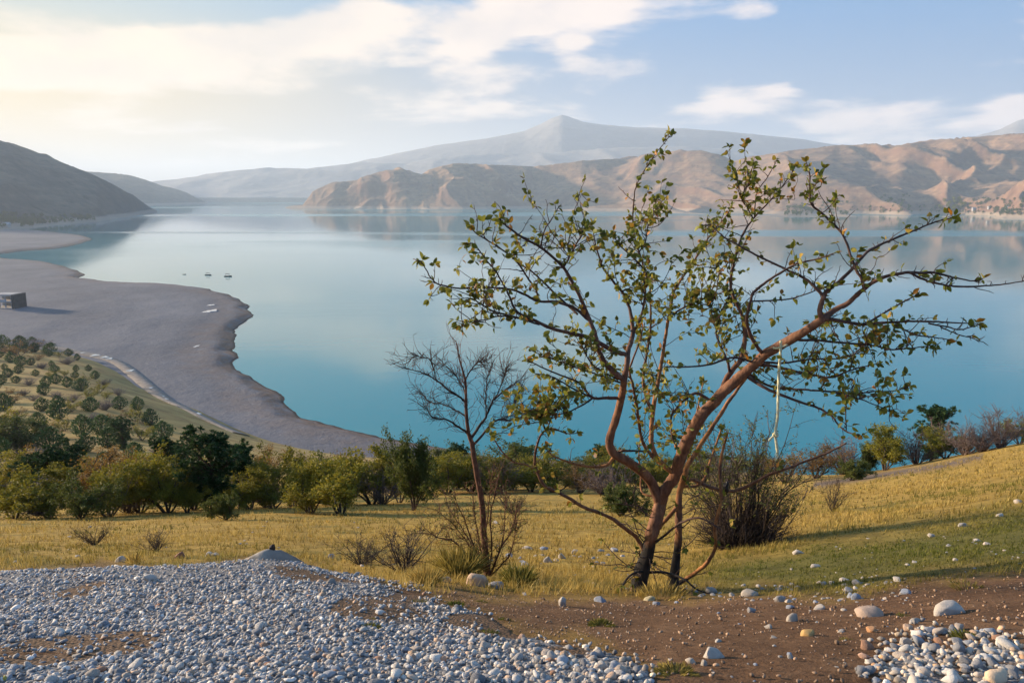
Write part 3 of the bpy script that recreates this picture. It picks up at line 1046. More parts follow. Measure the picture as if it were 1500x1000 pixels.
for i in range(5):
    add_proto(f"olive{i}", proto_shrub(100 + i, stems=5 + i % 3, width=0.5 + 0.09 * i), BARK_GREY, LEAF_OLIVE)
for i in range(3):
    add_proto(f"green{i}", proto_shrub(120 + i, nleaf=10500, stems=8, width=0.55, low=0.05), BARK_DARK, LEAF_GREEN)
for i in range(2):
    add_proto(f"rust{i}", proto_shrub(130 + i, nleaf=3000, stems=7, width=0.6), BARK_GREY, LEAF_RUST)
for i in range(3):
    add_proto(f"pine{i}", proto_pine(140 + i, width=0.36 + 0.05 * i), BARK_DARK, LEAF_PINE)
add_proto("cypress0", proto_shrub(150, nleaf=16000, stems=9, width=0.30, leaf=0.034, low=-0.1), BARK_DARK, LEAF_GREEN)
add_proto("cypress1", proto_shrub(151, nleaf=13000, stems=11, width=0.75, leaf=0.05, low=-0.1), BARK_DARK, LEAF_GREEN)
for i in range(3):
    add_proto(f"bare{i}", proto_bare(160 + i, stems=30, width=0.45 + 0.15 * i, twigs=9, thin=1.3), TWIG_PURPLE, None)
for i in range(3):
    add_proto(f"sapling{i}", proto_cypress(170 + i, 900, 0.40, 0.12), BARK_DARK, LEAF_PINE)
for i in range(2):
    add_proto(f"smallolive{i}", proto_shrub(180 + i, nleaf=1300, stems=5, width=0.7, leaf=0.055, low=0.1), BARK_GREY, LEAF_OLIVE)
for i in range(2):
    add_proto(f"smallrust{i}", proto_shrub(190 + i, nleaf=1000, stems=5, width=0.7, leaf=0.055, low=0.1), BARK_GREY, LEAF_RUST)
for i in range(2):
    add_proto(f"scrub{i}", proto_bare(195 + i, stems=22, width=0.9, twigs=7, thin=1.4), BARK_DARK, None)


def plant(key, name, label, cat, group, px, base, top_py, width_px, depth=None, rot=None, rng=random):
    """stand a plant where the line of sight through (px, base) meets the slope"""
    me_w, me_l, hw, top = PROTO[key]
    if depth is None:
        q = hit([px], [base])[0]
        dy = 0
        while (np.isnan(q[1]) or q[1] > 75) and dy < 30 and px > 1100:
            dy += 3
            q = hit([px], [base + dy])[0]
        if np.isnan(q[1]):
            q = np.array([*P(px, base, 44.0)[:2], 0.0])
            q[2] = float(ground_z(q[0], q[1])[0])
    else:
        q = P(px, base, depth)
        q[2] = float(ground_z(q[0], q[1])[0])
    h = P(px, top_py, q[1])[2] - q[2]
    w = width_px / F_PX * q[1] / 2 * (0.66 if key.startswith('pine') else 0.85 if key.startswith('sapling') else 1.0)
    root = bpy.data.objects.new(name, None)
    COL.objects.link(root)
    root.location = q
    root.rotation_euler[2] = rng.uniform(0, 6.28) if rot is None else rot
    root.empty_display_size = 0.2
    tag(root, label, cat, group)
    for nm, me in ((("trunk" if me_l is not None else "stems"), me_w), ("crown", me_l)):
        if me is None:
            continue
        o = bpy.data.objects.new(nm, me)
        COL.objects.link(o)
        o.parent = root
        o.scale = (w / hw, w / hw, h / top)
    return root


# ---------------------------------------------------------------- the belt of shrubs below the meadow
G_BELT = "shrubs along the lower edge of the meadow"
L_OL = "olive yellow small tree"
L_GR = "dark green bushy tree"
L_RU = "rusty brown half-bare shrub"
L_BA = "leafless purplish bush"
BELT = [
    # key, px, base, top, width
    ("olive0", 22, 757, 693, 80), ("olive1", 72, 757, 690, 85), ("green0", 118, 760, 700, 60), ("olive2", 160, 756, 684, 80), ("olive3", 205, 752, 668, 85), ("olive4", 246, 752, 664, 80),
    ("bare0", 60, 753, 700, 70), ("bare1", 190, 752, 700, 60), ("green1", 285, 748, 690, 60), ("olive0", 275, 752, 703, 50), ("olive1", 366, 747, 690, 60), ("bare2", 392, 744, 690, 60),
    ("olive2", 400, 745, 683, 70), ("olive3", 430, 742, 655, 75), ("olive4", 455, 752, 686, 70), ("olive0", 500, 752, 668, 90), ("green2", 478, 738, 670, 70), ("olive1", 545, 738, 654, 80),
    ("bare1", 560, 738, 672, 60), ("olive3", 585, 735, 662, 60), ("olive2", 655, 722, 664, 70), ("green0", 690, 720, 660, 70), ("olive4", 715, 722, 668, 60), ("green1", 748, 716, 650, 70),
    ("bare2", 735, 722, 670, 50), ("olive0", 778, 720, 672, 60), ("olive2", 812, 720, 670, 70), ("green2", 838, 714, 676, 60), ("olive3", 868, 712, 664, 60), ("rust0", 850, 722, 684, 50),
    ("olive1", 905, 712, 662, 70), ("bare0", 885, 724, 680, 60), ("olive4", 945, 712, 668, 70), ("green0", 985, 708, 672, 60), ("olive0", 1030, 706, 666, 70), ("bare1", 1068, 708, 668, 60), ("olive3", 1110, 706, 668, 60), ("rust1", 1150, 706, 662, 60),
    # second row, further down the slope
    ("olive2", 15, 735, 668, 70), ("pine1", 90, 742, 655, 65), ("rust0", 140, 738, 660, 80), ("pine2", 45, 735, 662, 60), ("rust1", 175, 735, 658, 70), ("olive4", 118, 728, 672, 60), ("olive1", 345, 735, 668, 70),
    ("pine0", 240, 730, 640, 36), ("rust0", 390, 728, 656, 44), ("green0", 375, 732, 672, 50), ("bare2", 470, 728, 664, 60), ("rust1", 520, 728, 662, 50), ("olive0", 620, 722, 668, 60), ("green1", 640, 716, 655, 50),
    ("pine1", 270, 722, 648, 36), ("olive3", 320, 735, 668, 70), ("rust0", 60, 725, 658, 60), ("olive2", 225, 726, 664, 60), ("pine2", 120, 722, 640, 44), ("rust1", 700, 712, 664, 50), ("pine0", 768, 708, 655, 36), ("pine1", 880, 704, 652, 36),
]
LBL = {"olive": ("small_tree", L_OL), "green": ("bushy_tree", L_GR), "rust": ("shrub", L_RU), "bare": ("bare_bush", L_BA), "pine": ("pine_tree", "small dark pine")}
CATS = {"olive": "tree", "green": "tree", "rust": "shrub", "bare": "bush", "pine": "tree"}
ORD = ("leftmost second third fourth fifth sixth seventh eighth ninth tenth eleventh twelfth thirteenth fourteenth fifteenth sixteenth "
       "seventeenth eighteenth nineteenth twentieth twenty-first twenty-second twenty-third twenty-fourth twenty-fifth").split()
for key, px, base, top, w in BELT:
    k = key.rstrip("0123456789")
    nm, lb = LBL[k]
    row = "front" if (key, px, base, top, w) in BELT[:38] else "back"
    peers = sorted(b[1] for b in (BELT[:38] if row == "front" else BELT[38:]) if b[0].startswith(k))
    n_ = peers.index(px)
    place = ("leftmost" if n_ == 0 else ORD[n_] + " from the left") + f" of its kind in the belt's {row} row"
    plant(key, nm, f"{lb}, {place}", CATS[k], G_BELT + " " + k, px, base, top, w)
plant("pine2", "pine_tree", "tall dark green pine standing out of the shrub belt at left", "tree", None, 312, 750, 619, 92, rot=0.6)
plant("pine0", "pine_tree", "smaller pine touching the right side of the tall pine", "tree", None, 352, 744, 648, 50, rot=2.6)
plant("cypress0", "bushy_tree", "dense upright dark green bushy tree left of the bare sapling", "tree", None, 606, 746, 634, 58)
plant("cypress1", "dark_bush", "small round dark green bush alone at the meadow's left edge", "bush", None, 331, 763, 724, 34)
plant("cypress1", "dark_bush", "low dark green bush seen left of the big tree's trunk", "bush", None, 911, 756, 710, 46)
plant("pine1", "pine_tree", "dark pine top peeping over the shrubs right of the upright bushy tree", "tree", None, 672, 716, 650, 34)

# the right hand edge of the field
G_R = "bushes along the crest of the right hand field"
plant("olive1", "bush", "olive bush at the left end of the right-hand row", "bush", None, 1297, 676, 626, 64)
plant("bare1", "bare_bush", "bare purple bush between two olive bushes on the right crest", "bush", None, 1342, 673, 630, 52)
plant("olive3", "bush", "broad olive bush below the lone pine at right", "bush", None, 1385, 668, 626, 60)
plant("bare2", "bare_bush", "brownish leafless bush right of the lone pine", "bush", None, 1414, 664, 618, 62)
plant("bare0", "bare_bush", "dark leafless bush in front of the right crest", "bush", None, 1437, 660, 622, 44)
plant("bare1", "bare_tree", "tall pinkish bare shrub sticking up near the right edge", "shrub", None, 1464, 654, 594, 52)
plant("olive2", "bush", "brown olive bush at the right frame edge", "bush", None, 1493, 648, 614, 44)
plant("bare2", "bare_bush", "leafless bush cut by the right frame edge", "bush", None, 1522, 646, 604, 50)
plant("pine0", "pine_tree", "lone dark pine above the bushes on the right", "tree", None, 1366, 655, 595, 52, depth=62)
plant("cypress1", "dark_bush", "small dark bush at the foot of the right-hand row", "bush", None, 1270, 676, 649, 22)
plant("cypress1", "dark_bush", "lone round dark green bush beside the dirt track", "bush", None, 1248, 703, 674, 34)
plant("bare0", "bare_bush", "purple bare bush left of the right-hand row", "bush", None, 1236, 688, 640, 60)
plant("rust0", "shrub", "brown shrub behind the many-stemmed bush", "shrub", None, 1195, 700, 652, 60)
plant("scrub0", "bare_shrub", "thin leafless sapling alone in the right-hand field", "shrub", None, 1219, 750, 690, 32)
plant("scrub0", "dead_bush", "low grey dead bush at the gravel edge left of the bare sapling", "bush", None, 592, 838, 768, 96)
plant("scrub1", "dead_bush", "small dead bush at the left end of the grey bush", "bush", None, 528, 828, 788, 70)
plant("scrub1", "dead_bush", "small grey dead bush in the left meadow", "bush", None, 140, 797, 764, 44)
plant("scrub0", "dead_bush", "small brown dead bush behind the gravel heap", "bush", None, 230, 806, 776, 44)
plant("scrub1", "dead_bush", "pale dead bush in the meadow right of the bare sapling", "bush", None, 752, 752, 715, 40)

# ---------------------------------------------------------------- plantation on the hillside at left
HILLSIDE = [(-60, 503), (40, 500), (75, 510), (110, 524), (135, 545), (170, 575), (215, 610), (250, 640), (275, 668), (280, 700), (-60, 712)]


def plantation():
    rng = random.Random(5)
    placed = []
    tries = 0
    while tries < 6000 and len(placed) < 118:
        tries += 1
        px, py = rng.uniform(-40, 280), rng.uniform(503, 708)
        sz = np.interp(py, [500, 560, 620, 700], [13, 16, 26, 46])
        if not in_poly(np.array([px]), np.array([py]), HILLSIDE)[0]:
            continue
        if px > np.interp(py, [505, 560, 620, 660, 700], [105, 125, 170, 230, 280]) and rng.random() < 0.8:
            continue
        if any((px - a) ** 2 + ((py - b) * 1.5) ** 2 < (0.5 * sz + 0.4 * s) ** 2 for a, b, s in placed):
            continue
        placed.append((px, py, sz))
    for px, py, sz in sorted(placed, key=lambda t: t[1]):
        r = rng.random()
        s = sz * rng.uniform(0.6, 1.15)
        q = hit([px], [py])[0]
        if np.isnan(q[1]):
            continue
        if r < 0.56:
            plant(f"sapling{rng.randrange(3)}", "pine_sapling", "small dark green pine planted on the left hillside", "tree", "young pines on the left hillside", px, py, py - s, s * rng.uniform(0.8, 1.1))
        elif r < 0.74:
            plant(f"smallolive{rng.randrange(2)}", "small_tree", "small olive green tree on the left hillside", "tree", "olive trees on the left hillside", px, py, py - s * 0.9, s * 1.2)
        elif r < 0.88:
            plant(f"smallrust{rng.randrange(2)}", "shrub", "small rust brown shrub on the left hillside", "shrub", "brown shrubs on the left hillside", px, py, py - s * 0.75, s * 1.2)
        else:
            plant(f"bare{rng.randrange(3)}", "bare_bush", "small leafless purple bush on the left hillside", "bush", "leafless bushes on the left hillside", px, py, py - s * 0.75, s * 1.2)
    for key, px, py, top, w, lb in (("sapling0", 5, 512, 490, 18, "dark tree at the left frame edge on top of the hillside"), ("sapling1", 30, 513, 491, 20, "pointed dark tree second from the left on top of the hillside"),
                                    ("smallrust0", 27, 522, 499, 30, "broad brown tree in front of the dark trees topping the hillside"), ("bare1", 53, 511, 495, 24, "bare purplish tree on top of the hillside above the beach"),
                                    ("sapling2", 74, 519, 502, 20, "rightmost dark tree on top of the hillside by the beach")):
        plant(key, "hilltop_tree", lb, "tree", None, px, py, top, w)
    plant("green1", "bushy_tree", "round yellow green tree on the hillside at the left frame edge", "tree", None, 30, 665, 610, 62)
    plant("smallolive1", "small_tree", "thin yellow tree above the round green tree at far left", "tree", None, 9, 640, 594, 40)
    plant("pine1", "pine_tree", "dark green tree leaning by the lower hillside path", "tree", None, 182, 662, 612, 34)
    plant("smallrust1", "shrub", "orange autumn shrub just right of the tall pine", "shrub", None, 388, 676, 652, 24, depth=70)


plantation()

# ---------------------------------------------------------------- gravel, stones, grass
TONES = np.array([[0.29, 0.275, 0.265], [0.20, 0.198, 0.205], [0.40, 0.375, 0.345], [0.14, 0.140, 0.148], [0.48, 0.44, 0.395], [0.33, 0.275, 0.23], [0.40, 0.28, 0.20], [0.25, 0.265, 0.295], [0.55, 0.515, 0.475], [0.30, 0.17, 0.11]])
TONES = TONES * 1.22
TONE_P = np.array([0.22, 0.20, 0.13, 0.12, 0.08, 0.07, 0.045, 0.09, 0.035, 0.01])


def stone_mat():
    m, g, out = new_mat("pebble stone")
    p = g.n("ShaderNodeTexCoord").outputs["Object"]
    n = g.math("MULTIPLY_ADD", g.noise(p, 4.0, 8, 0.7), 0.6, g.math("MULTIPLY", g.noise(p, 45.0, 5, 0.6), 0.4))
    c = attribute(g, "hue", False)
    c = g.mix(0.8, c, g.mix(n, (0.35, 0.35, 0.35), (0.75, 0.75, 0.75)), "OVERLAY")
    principled(g, out, c, 0.75, bump(g, n, 0.6, 0.02), 0.3)
    return m


STONE = stone_mat()


def ico(sub):
    t = (1 + 5 ** 0.5) / 2
    v = [np.array(p, float) for p in ((-1, t, 0), (1, t, 0), (-1, -t, 0), (1, -t, 0), (0, -1, t), (0, 1, t), (0, -1, -t), (0, 1, -t), (t, 0, -1), (t, 0, 1), (-t, 0, -1), (-t, 0, 1))]
    v = [unit(p) for p in v]
    f = [(0, 11, 5), (0, 5, 1), (0, 1, 7), (0, 7, 10), (0, 10, 11), (1, 5, 9), (5, 11, 4), (11, 10, 2), (10, 7, 6), (7, 1, 8), (3, 9, 4), (3, 4, 2), (3, 2, 6), (3, 6, 8), (3, 8, 9), (4, 9, 5), (2, 4, 11), (6, 2, 10), (8, 6, 7), (9, 8, 1)]
    for _ in range(sub):
        mid, nf = {}, []

        def m(a, b):
            k = (min(a, b), max(a, b))
            if k not in mid:
                v.append(unit(v[a] + v[b]))
                mid[k] = len(v) - 1
            return mid[k]
        for a, b, c in f:
            x, y, z = m(a, b), m(b, c), m(c, a)
            nf += [(a, x, z), (b, y, x), (c, z, y), (x, y, z)]
        f = nf
    return np.array(v), np.array(f)


ICO0, ICO1, ICO2, ICO3 = ico(0), ico(1), ico(2), ico(3)


def rand_rot(n, rng):
    q = rng.normal(size=(n, 4))
    q /= np.linalg.norm(q, axis=1)[:, None]
    w, x, y, z = q.T
    return np.stack([np.stack([1 - 2 * (y * y + z * z), 2 * (x * y - z * w), 2 * (x * z + y * w)], -1),
                     np.stack([2 * (x * y + z * w), 1 - 2 * (x * x + z * z), 2 * (y * z - x * w)], -1),
                     np.stack([2 * (x * z - y * w), 2 * (y * z + x * w), 1 - 2 * (x * x + y * y)], -1)], 1)


def tilt_rot(n, rng, tilt=0.35):
    a = rng.uniform(0, 2 * math.pi, n)
    tx, ty = rng.normal(size=n) * tilt, rng.normal(size=n) * tilt
    ca, sa, cx_, sx_, cy_, sy_ = np.cos(a), np.sin(a), np.cos(tx), np.sin(tx), np.cos(ty), np.sin(ty)
    o, i = np.zeros(n), np.ones(n)
    Rz = np.stack([np.stack([ca, -sa, o], -1), np.stack([sa, ca, o], -1), np.stack([o, o, i], -1)], 1)
    Rx = np.stack([np.stack([i, o, o], -1), np.stack([o, cx_, -sx_], -1), np.stack([o, sx_, cx_], -1)], 1)
    Ry = np.stack([np.stack([cy_, o, sy_], -1), np.stack([o, i, o], -1), np.stack([-sy_, o, cy_], -1)], 1)
    return Ry @ Rx @ Rz


def pebble_mesh(name, sets, rng):
    """many pebbles as one mesh"""
    parts, off = [], 0
    for s in sets:
        V, Fc, H = pebble_arrays(*s, rng)
        parts.append((V, Fc + off, H))
        off += len(V)
    me = mesh_np(name, np.concatenate([p[0] for p in parts]), np.concatenate([p[1] for p in parts]), True)
    attr_col(me, "hue", np.concatenate([p[2] for p in parts]))
    me.materials.append(STONE)
    return me


def pebble_arrays(centres, size, base, hue, rng):
    bv, bf = base
    n = len(centres)
    sc = size[:, None] * np.stack([rng.uniform(0.75, 1.25, n), rng.uniform(0.55, 0.95, n), rng.uniform(0.38, 0.72, n)], 1)
    shape = 1 + 0.22 * rng.normal(size=(n, len(bv), 1)).clip(-1.2, 1.2) * (0.7 if len(bv) > 12 else 1.0)
    V = (bv[None] * shape) * sc[:, None, :]
    V = np.einsum("nij,nvj->nvi", tilt_rot(n, rng), V) + centres[:, None, :]
    Fc = (bf[None] + (np.arange(n) * len(bv))[:, None, None]).reshape(-1, 3)
    return V.reshape(-1, 3), Fc, np.repeat(hue, len(bv), 0)


def single_stone(name, seed, sub=2, rough=0.16, flat=1.0, hue=(0.4, 0.38, 0.36), edgy=0.0):
    rng = np.random.default_rng(seed)
    bv, bf = (ICO1, ICO2, ICO3)[sub - 1]
    off = rng.uniform(-20, 20, 3)
    n1 = fbm(bv[:, 0] * 1.3 + off[0] + bv[:, 2] * 0.7, bv[:, 1] * 1.3 + off[1] - bv[:, 2] * 0.9, 4, seed)
    v = bv * (1 + rough * 2.0 * n1)[:, None]
    for _ in range(int(7 + edgy * 9)):                       # flat facets where the stone broke
        d = unit(rng.normal(size=3))
        lim = rng.uniform(0.50, 0.86)
        k = v @ d
        v = v - np.outer(np.maximum(k - lim, 0) * 0.94, d)
    v[:, 2] *= flat
    me = mesh_np(name, v, bf, True)
    spot = 0.85 + 0.3 * vnoise(bv[:, 0] * 3 + 9, bv[:, 1] * 3 + bv[:, 2] * 2, seed)
    attr_col(me, "hue", np.array(hue)[None] * spot[:, None])
    me.materials.append(STONE)
    return me


def dist_in(px, py, poly):
    s = seg_dist(px, py, poly, True)
    return np.where(in_poly(px, py, poly), s, -s)


def build_gravel():
    rng = np.random.default_rng(31)
    # the bed under the pebbles: a sheet just above the slope
    us, ys = np.linspace(-0.95, 0.95, 260), np.exp(np.linspace(math.log(1.6), math.log(6.2), 150))
    Y, U = np.meshgrid(ys, us)
    X = U * Y
    Z = ground_z(X.ravel(), Y.ravel()).reshape(X.shape)
    px, py = pix(X, Y, Z)
    w = 9 * fbm(px / 60, py / 25, 3, 8)
    sd = np.maximum(dist_in(px, py + w, GRAVEL_L) - 8, dist_in(px, py + w, GRAVEL_R) - 42)
    crest = (py < np.interp(px, [c[0] for c in GRAVEL_L[:12]], [c[1] for c in GRAVEL_L[:12]]) + 6) & (px < 560)
    Z2 = Z + np.where((sd > 0) | crest, 0.006, -0.02)
    F_ = grid_faces(*X.shape)
    vis = ((sd > -4) | (crest & (Y < 6))).ravel()
    F_ = F_[vis[F_].all(1)]
    me = mesh_np("gravel", np.stack([X, Y, Z2], -1).reshape(-1, 3), F_)
    attr(me, "patch", np.clip((fbm(X.ravel() * 1.6, Y.ravel() * 1.6, 3, 77) - 0.20) / 0.10, 0, 1))
    m, g, out = new_mat("gravel bed")
    p = position(g)
    vo = g.n("ShaderNodeTexVoronoi", i_Vector=p, i_Scale=62.0)
    n = g.noise(p, 3.0, 5, 0.6)
    c = g.mix(g.n("ShaderNodeSeparateColor", i_0=vo.outputs["Color"]).outputs[0], (0.10, 0.10, 0.105), (0.26, 0.25, 0.25))
    c = g.mix(attribute(g, "patch"), c, g.mix(n, (0.075, 0.045, 0.028), (0.17, 0.105, 0.062)))
    principled(g, out, c, 0.9, bump(g, g.math("SUBTRACT", 1.0, vo.outputs["Distance"]), 0.8, 0.012), 0.2)
    bed = kind(obj("gravel", me, m), "structure", "heap of loose grey gravel in the foreground")

    # candidate pebbles, even over the ground
    N = 120000
    y = 1.75 + (6.6 - 1.75) * rng.random(N) ** 0.8
    x = rng.uniform(-0.80, 0.80, N) * y
    z = ground_z(x, y)
    px, py = pix(x, y, z)
    w = 12 * fbm(px / 50, py / 20, 3, 8)
    dl, dr = dist_in(px, py + w, GRAVEL_L), dist_in(px, py + w, GRAVEL_R)
    behind = (py < np.interp(px, [c[0] for c in GRAVEL_L[:12]], [c[1] for c in GRAVEL_L[:12]]) + 8) & (px < 540) & (y < 6.1)
    patch = fbm(x * 1.6, y * 1.6, 3, 77)
    dens = np.where(dl > 0, np.clip(dl / 38, 0.12, 1) * np.where(patch > 0.30, 0.16, np.where(patch > 0.22, 0.55, 1.0)), 0)
    dens = np.maximum(dens, np.where(dr > 0, np.clip((dr + 12 * patch) / 70, 0.02, 1.0), 0))
    dens = np.maximum(dens, np.where(behind, 0.8, 0))
    sparse = (dens == 0) & (py > np.interp(px, [500, 700, 950, 1200, 1350, 1500], [850, 872, 880, 868, 850, 835]))
    dens = np.maximum(dens, np.where(sparse, 0.10 + 0.16 * np.exp(np.maximum(dl, dr) / 22), 0))
    big = np.clip((px - 550) / 500, 0, 1)
    dens = dens * (1 - 0.52 * big) * np.clip((y / 3.0) ** 0.35, 0.8, 1.3)
    keep = rng.random(N) < dens * 0.60
    x, y, z, px, py, big, sparse = (a[keep] for a in (x, y, z, px, py, big, sparse))
    n = len(x)
    size = (0.0098 + 0.0045 * big) * np.exp(rng.normal(size=n) * 0.34) * np.where(sparse, 0.45, 1.0)
    c = np.stack([x, y, z + 0.006 + size * rng.uniform(-0.1, 0.55, n)], 1)
    # the largest in view become pieces of their own
    vis = (px > 0) & (px < 1500) & (py < 1000) & (y < 5.4)
    app = size / y * vis
    order = np.argsort(-app)
    top, rest = order[:300], order[300:]
    protos = []
    for k in range(36):
        hue = TONES[rng.choice(len(TONES), p=TONE_P / TONE_P.sum())] * rng.uniform(0.85, 1.2)
        protos.append(single_stone("pebble", 900 + k, 1, 0.18, 0.62, hue))
    for i in top:
        o = bpy.data.objects.new("pebble", protos[rng.integers(36)])
        COL.objects.link(o)
        o.parent = bed
        o.location = c[i]
        s = size[i] * 1.05
        o.scale = (s * rng.uniform(0.9, 1.3), s * rng.uniform(0.75, 1.0), s * rng.uniform(0.8, 1.1))
        o.rotation_euler = (rng.normal() * 0.3, rng.normal() * 0.3, rng.uniform(0, 6.28))
    near = rest[y[rest] < 3.05]
    far = rest[y[rest] >= 3.05]
    print("pebbles", len(near), len(far))
    dirt = lambda k: np.where(sparse[k][:, None], np.array([[0.26, 0.17, 0.11]]) * rng.uniform(0.5, 1.7, (len(k), 1)), (TONES[rng.choice(len(TONES), len(k), p=TONE_P / TONE_P.sum())] * (1 + big[k][:, None] * np.array([[0.14, 0.03, -0.10]]) * rng.uniform(0, 2.2, (len(k), 1)))) * rng.uniform(0.65, 1.2, (len(k), 1)))
    o = obj("fine_gravel", pebble_mesh("fine_gravel", [(c[near], size[near], ICO1, dirt(near)), (c[far], size[far], ICO0, dirt(far))], rng), None, bed)
    kind(o, "stuff")
    return bed


gravel = build_gravel()


def rock(px, py, w_px, h_px, hue, label, seed, group=None, name="rock", edgy=0.3, rough=0.16, sub=2, rot=None, tilt=0.0, sink=0.40, depth_scale=0.8):
    q = hit([px], [py + h_px * 0.35])[0]
    k = q[1] / F_PX * 1.05
    me = single_stone(name, seed, sub, rough, 1.0, hue, edgy)
    o = obj(name, me, None, None, q, random.uniform(-0.5, 0.5) if rot is None else rot)
    hz = h_px * k / 2 * 1.25
    o.scale = (w_px * k / 2, w_px * k / 2 * depth_scale, hz)
    o.location[2] += hz * (1 - 2 * sink)
    o.rotation_euler[1] = tilt
    if label:
        tag(o, label, "rock", group)
    return o


W1, W2, W3, TANR, ORG, GREY, BLUE = (0.46, 0.41, 0.36), (0.38, 0.335, 0.285), (0.31, 0.285, 0.26), (0.46, 0.32, 0.21), (0.50, 0.29, 0.16), (0.29, 0.28, 0.28), (0.27, 0.30, 0.36)
ROCKS = [
    (697, 850, 42, 26, (0.50, 0.35, 0.24), "tan boulder at the foot of the bare sapling", 0.6), (649, 848, 26, 16, (0.50, 0.38, 0.28), "small tan rock left of the tan boulder", 0.6),
    (727, 856, 30, 16, GREY, "grey rock right of the tan boulder", 0.5), (1391, 888, 54, 27, W1, "large smooth white boulder on the soil at right", 0.2),
    (1273, 893, 62, 22, (0.40, 0.30, 0.235), "flat pinkish slab in the soil at right", 1.0), (1045, 957, 40, 24, W1, "white wedge-shaped stone in the brown soil below the tree", 0.5),
    (1182, 926, 28, 17, (0.52, 0.33, 0.13), "ochre yellow stone in the brown soil", 0.8), (1161, 905, 22, 18, W2, "pale pointed stone above the ochre one", 0.6),
    (823, 880, 14, 22, W1, "upright white stone at the edge of the soil", 0.8), (880, 877, 22, 16, BLUE, "blue grey stone left of the big trunk", 0.7),
    (264, 812, 22, 14, (0.26, 0.12, 0.08), "red brown stone behind the gravel heap", 0.7), (177, 817, 18, 13, W2, "pale stone on the crest of the gravel at left", 0.4),
    (306, 811, 14, 10, W1, "white stone right of the red brown one", 0.3), (316, 812, 14, 8, W2, "pale stone beside the white one behind the gravel", 0.3),
    (386, 967, 23, 18, (0.52, 0.36, 0.26), "orange round stone near the bottom of the gravel", 0.2), (362, 983, 12, 10, W2, "pale stone below the orange one in the gravel", 0.2),
    (378, 985, 14, 11, (0.50, 0.44, 0.36), "cream stone under the orange one in the gravel", 0.2), (346, 896, 22, 13, W2, "cream stone in the middle of the gravel", 0.3),
    (266, 898, 22, 9, W1, "flat white stone in the middle of the gravel", 0.5), (178, 867, 18, 9, W1, "white flat stone in the upper left gravel", 0.4),
    (45, 879, 22, 10, W2, "pale flat stone on the brown patch at left", 0.4), (485, 851, 14, 13, W3, "round white stone at the right shoulder of the heap", 0.1),
    (476, 866, 12, 10, W2, "small round stone below the shoulder stone", 0.1), (232, 883, 12, 12, (0.32, 0.15, 0.09), "rusty stone in the left gravel", 0.5),
    (588, 887, 14, 13, (0.52, 0.33, 0.22), "pinkish stone beside a green weed", 0.3), (682, 931, 24, 13, (0.40, 0.33, 0.27), "flat brown stone in the gravel below the sapling", 0.6),
    (765, 931, 18, 10, (0.52, 0.33, 0.23), "orange pink stone at the gravel's right edge", 0.3), (604, 953, 18, 12, TANR, "tan stone in the lower gravel", 0.4),
    (617, 994, 18, 12, W3, "grey stone at the bottom edge of the gravel", 0.3), (112, 957, 20, 12, W3, "flat grey stone in the lower left gravel", 0.4),
    (9, 990, 10, 14, (0.50, 0.42, 0.10), "yellow stone in the bottom left corner", 0.5), (156, 998, 18, 10, (0.52, 0.24, 0.07), "bright orange stone at the bottom edge", 0.7),
    (1253, 873, 18, 13, BLUE, "blue grey stone above the pinkish slab", 0.3), (1277, 921, 18, 12, (0.48, 0.26, 0.13), "rusty orange stone below the pinkish slab", 0.3),
    (1324, 937, 22, 14, (0.45, 0.41, 0.37), "pale grey stone at the edge of the right gravel", 0.3), (1364, 919, 18, 13, BLUE, "blue stone at the top of the right gravel", 0.3),
    (1341, 906, 18, 9, W2, "long pale stone above the blue one", 0.3), (1267, 957, 20, 12, (0.47, 0.30, 0.22), "pink stone at the left of the right gravel", 0.3),
    (1200, 889, 20, 11, W1, "white stone in the soil left of the pinkish slab", 0.6), (1100, 894, 16, 13, GREY, "dark grey stone in the soil right of the trunks", 0.3),
    (1142, 878, 18, 13, W3, "pale grey stone on the lip of the soil bank", 0.3), (1158, 889, 14, 9, BLUE, "small blue stone on the soil bank", 0.3),
    (1126, 918, 16, 8, W2, "cream stone in the middle of the brown soil", 0.4), (962, 883, 13, 10, BLUE, "round bluish stone below the right trunk", 0.1),
    (951, 876, 20, 10, (0.42, 0.36, 0.22), "mossy stone between the two trunks", 0.2), (1158, 963, 12, 10, W3, "round grey stone in the lower soil", 0.1),
    (1031, 972, 14, 12, W2, "pale stone below the white wedge", 0.4), (1012, 969, 18, 10, (0.5, 0.42, 0.34), "cream stone left of the pale one under the white wedge", 0.4),
    (1100, 869, 34, 12, W2, "flat pale rock at the foot of the green slope", 0.8), (1042, 864, 18, 13, W3, "grey rock right of the right trunk", 0.3),
    (842, 808, 16, 9, W1, "white stone in the meadow left of the big tree", 0.5), (822, 814, 14, 13, W2, "blocky white stone in the meadow", 0.8),
    (803, 820, 13, 13, W3, "grey stone in the meadow beside the blocky one", 0.3), (486, 815, 12, 10, BLUE, "bluish stone in the meadow behind the heap", 0.2),
    (1194, 830, 14, 7, W1, "white stone low on the green slope", 0.4), (1170, 809, 16, 8, W1, "pale stone high on the green slope's left", 0.4),
    (1364, 784, 12, 7, W2, "pale stone in the middle of the green slope", 0.4), (1410, 768, 16, 11, W3, "largest grey stone on the green slope", 0.4),
    (1465, 753, 12, 8, W1, "white stone near the top of the green slope", 0.4), (1492, 734, 14, 9, W2, "pale stone at the right end of the green crest", 0.4),
    (1235, 850, 14, 7, W1, "white stone at the bottom of the green slope", 0.4), (1430, 792, 12, 6, W1, "small white stone on the green slope's right", 0.4),
]
for i, (px, py, w, h, hue, lb, edgy) in enumerate(ROCKS):
    rock(px, py, w, h, hue, lb, 300 + i, None, "rock", edgy)
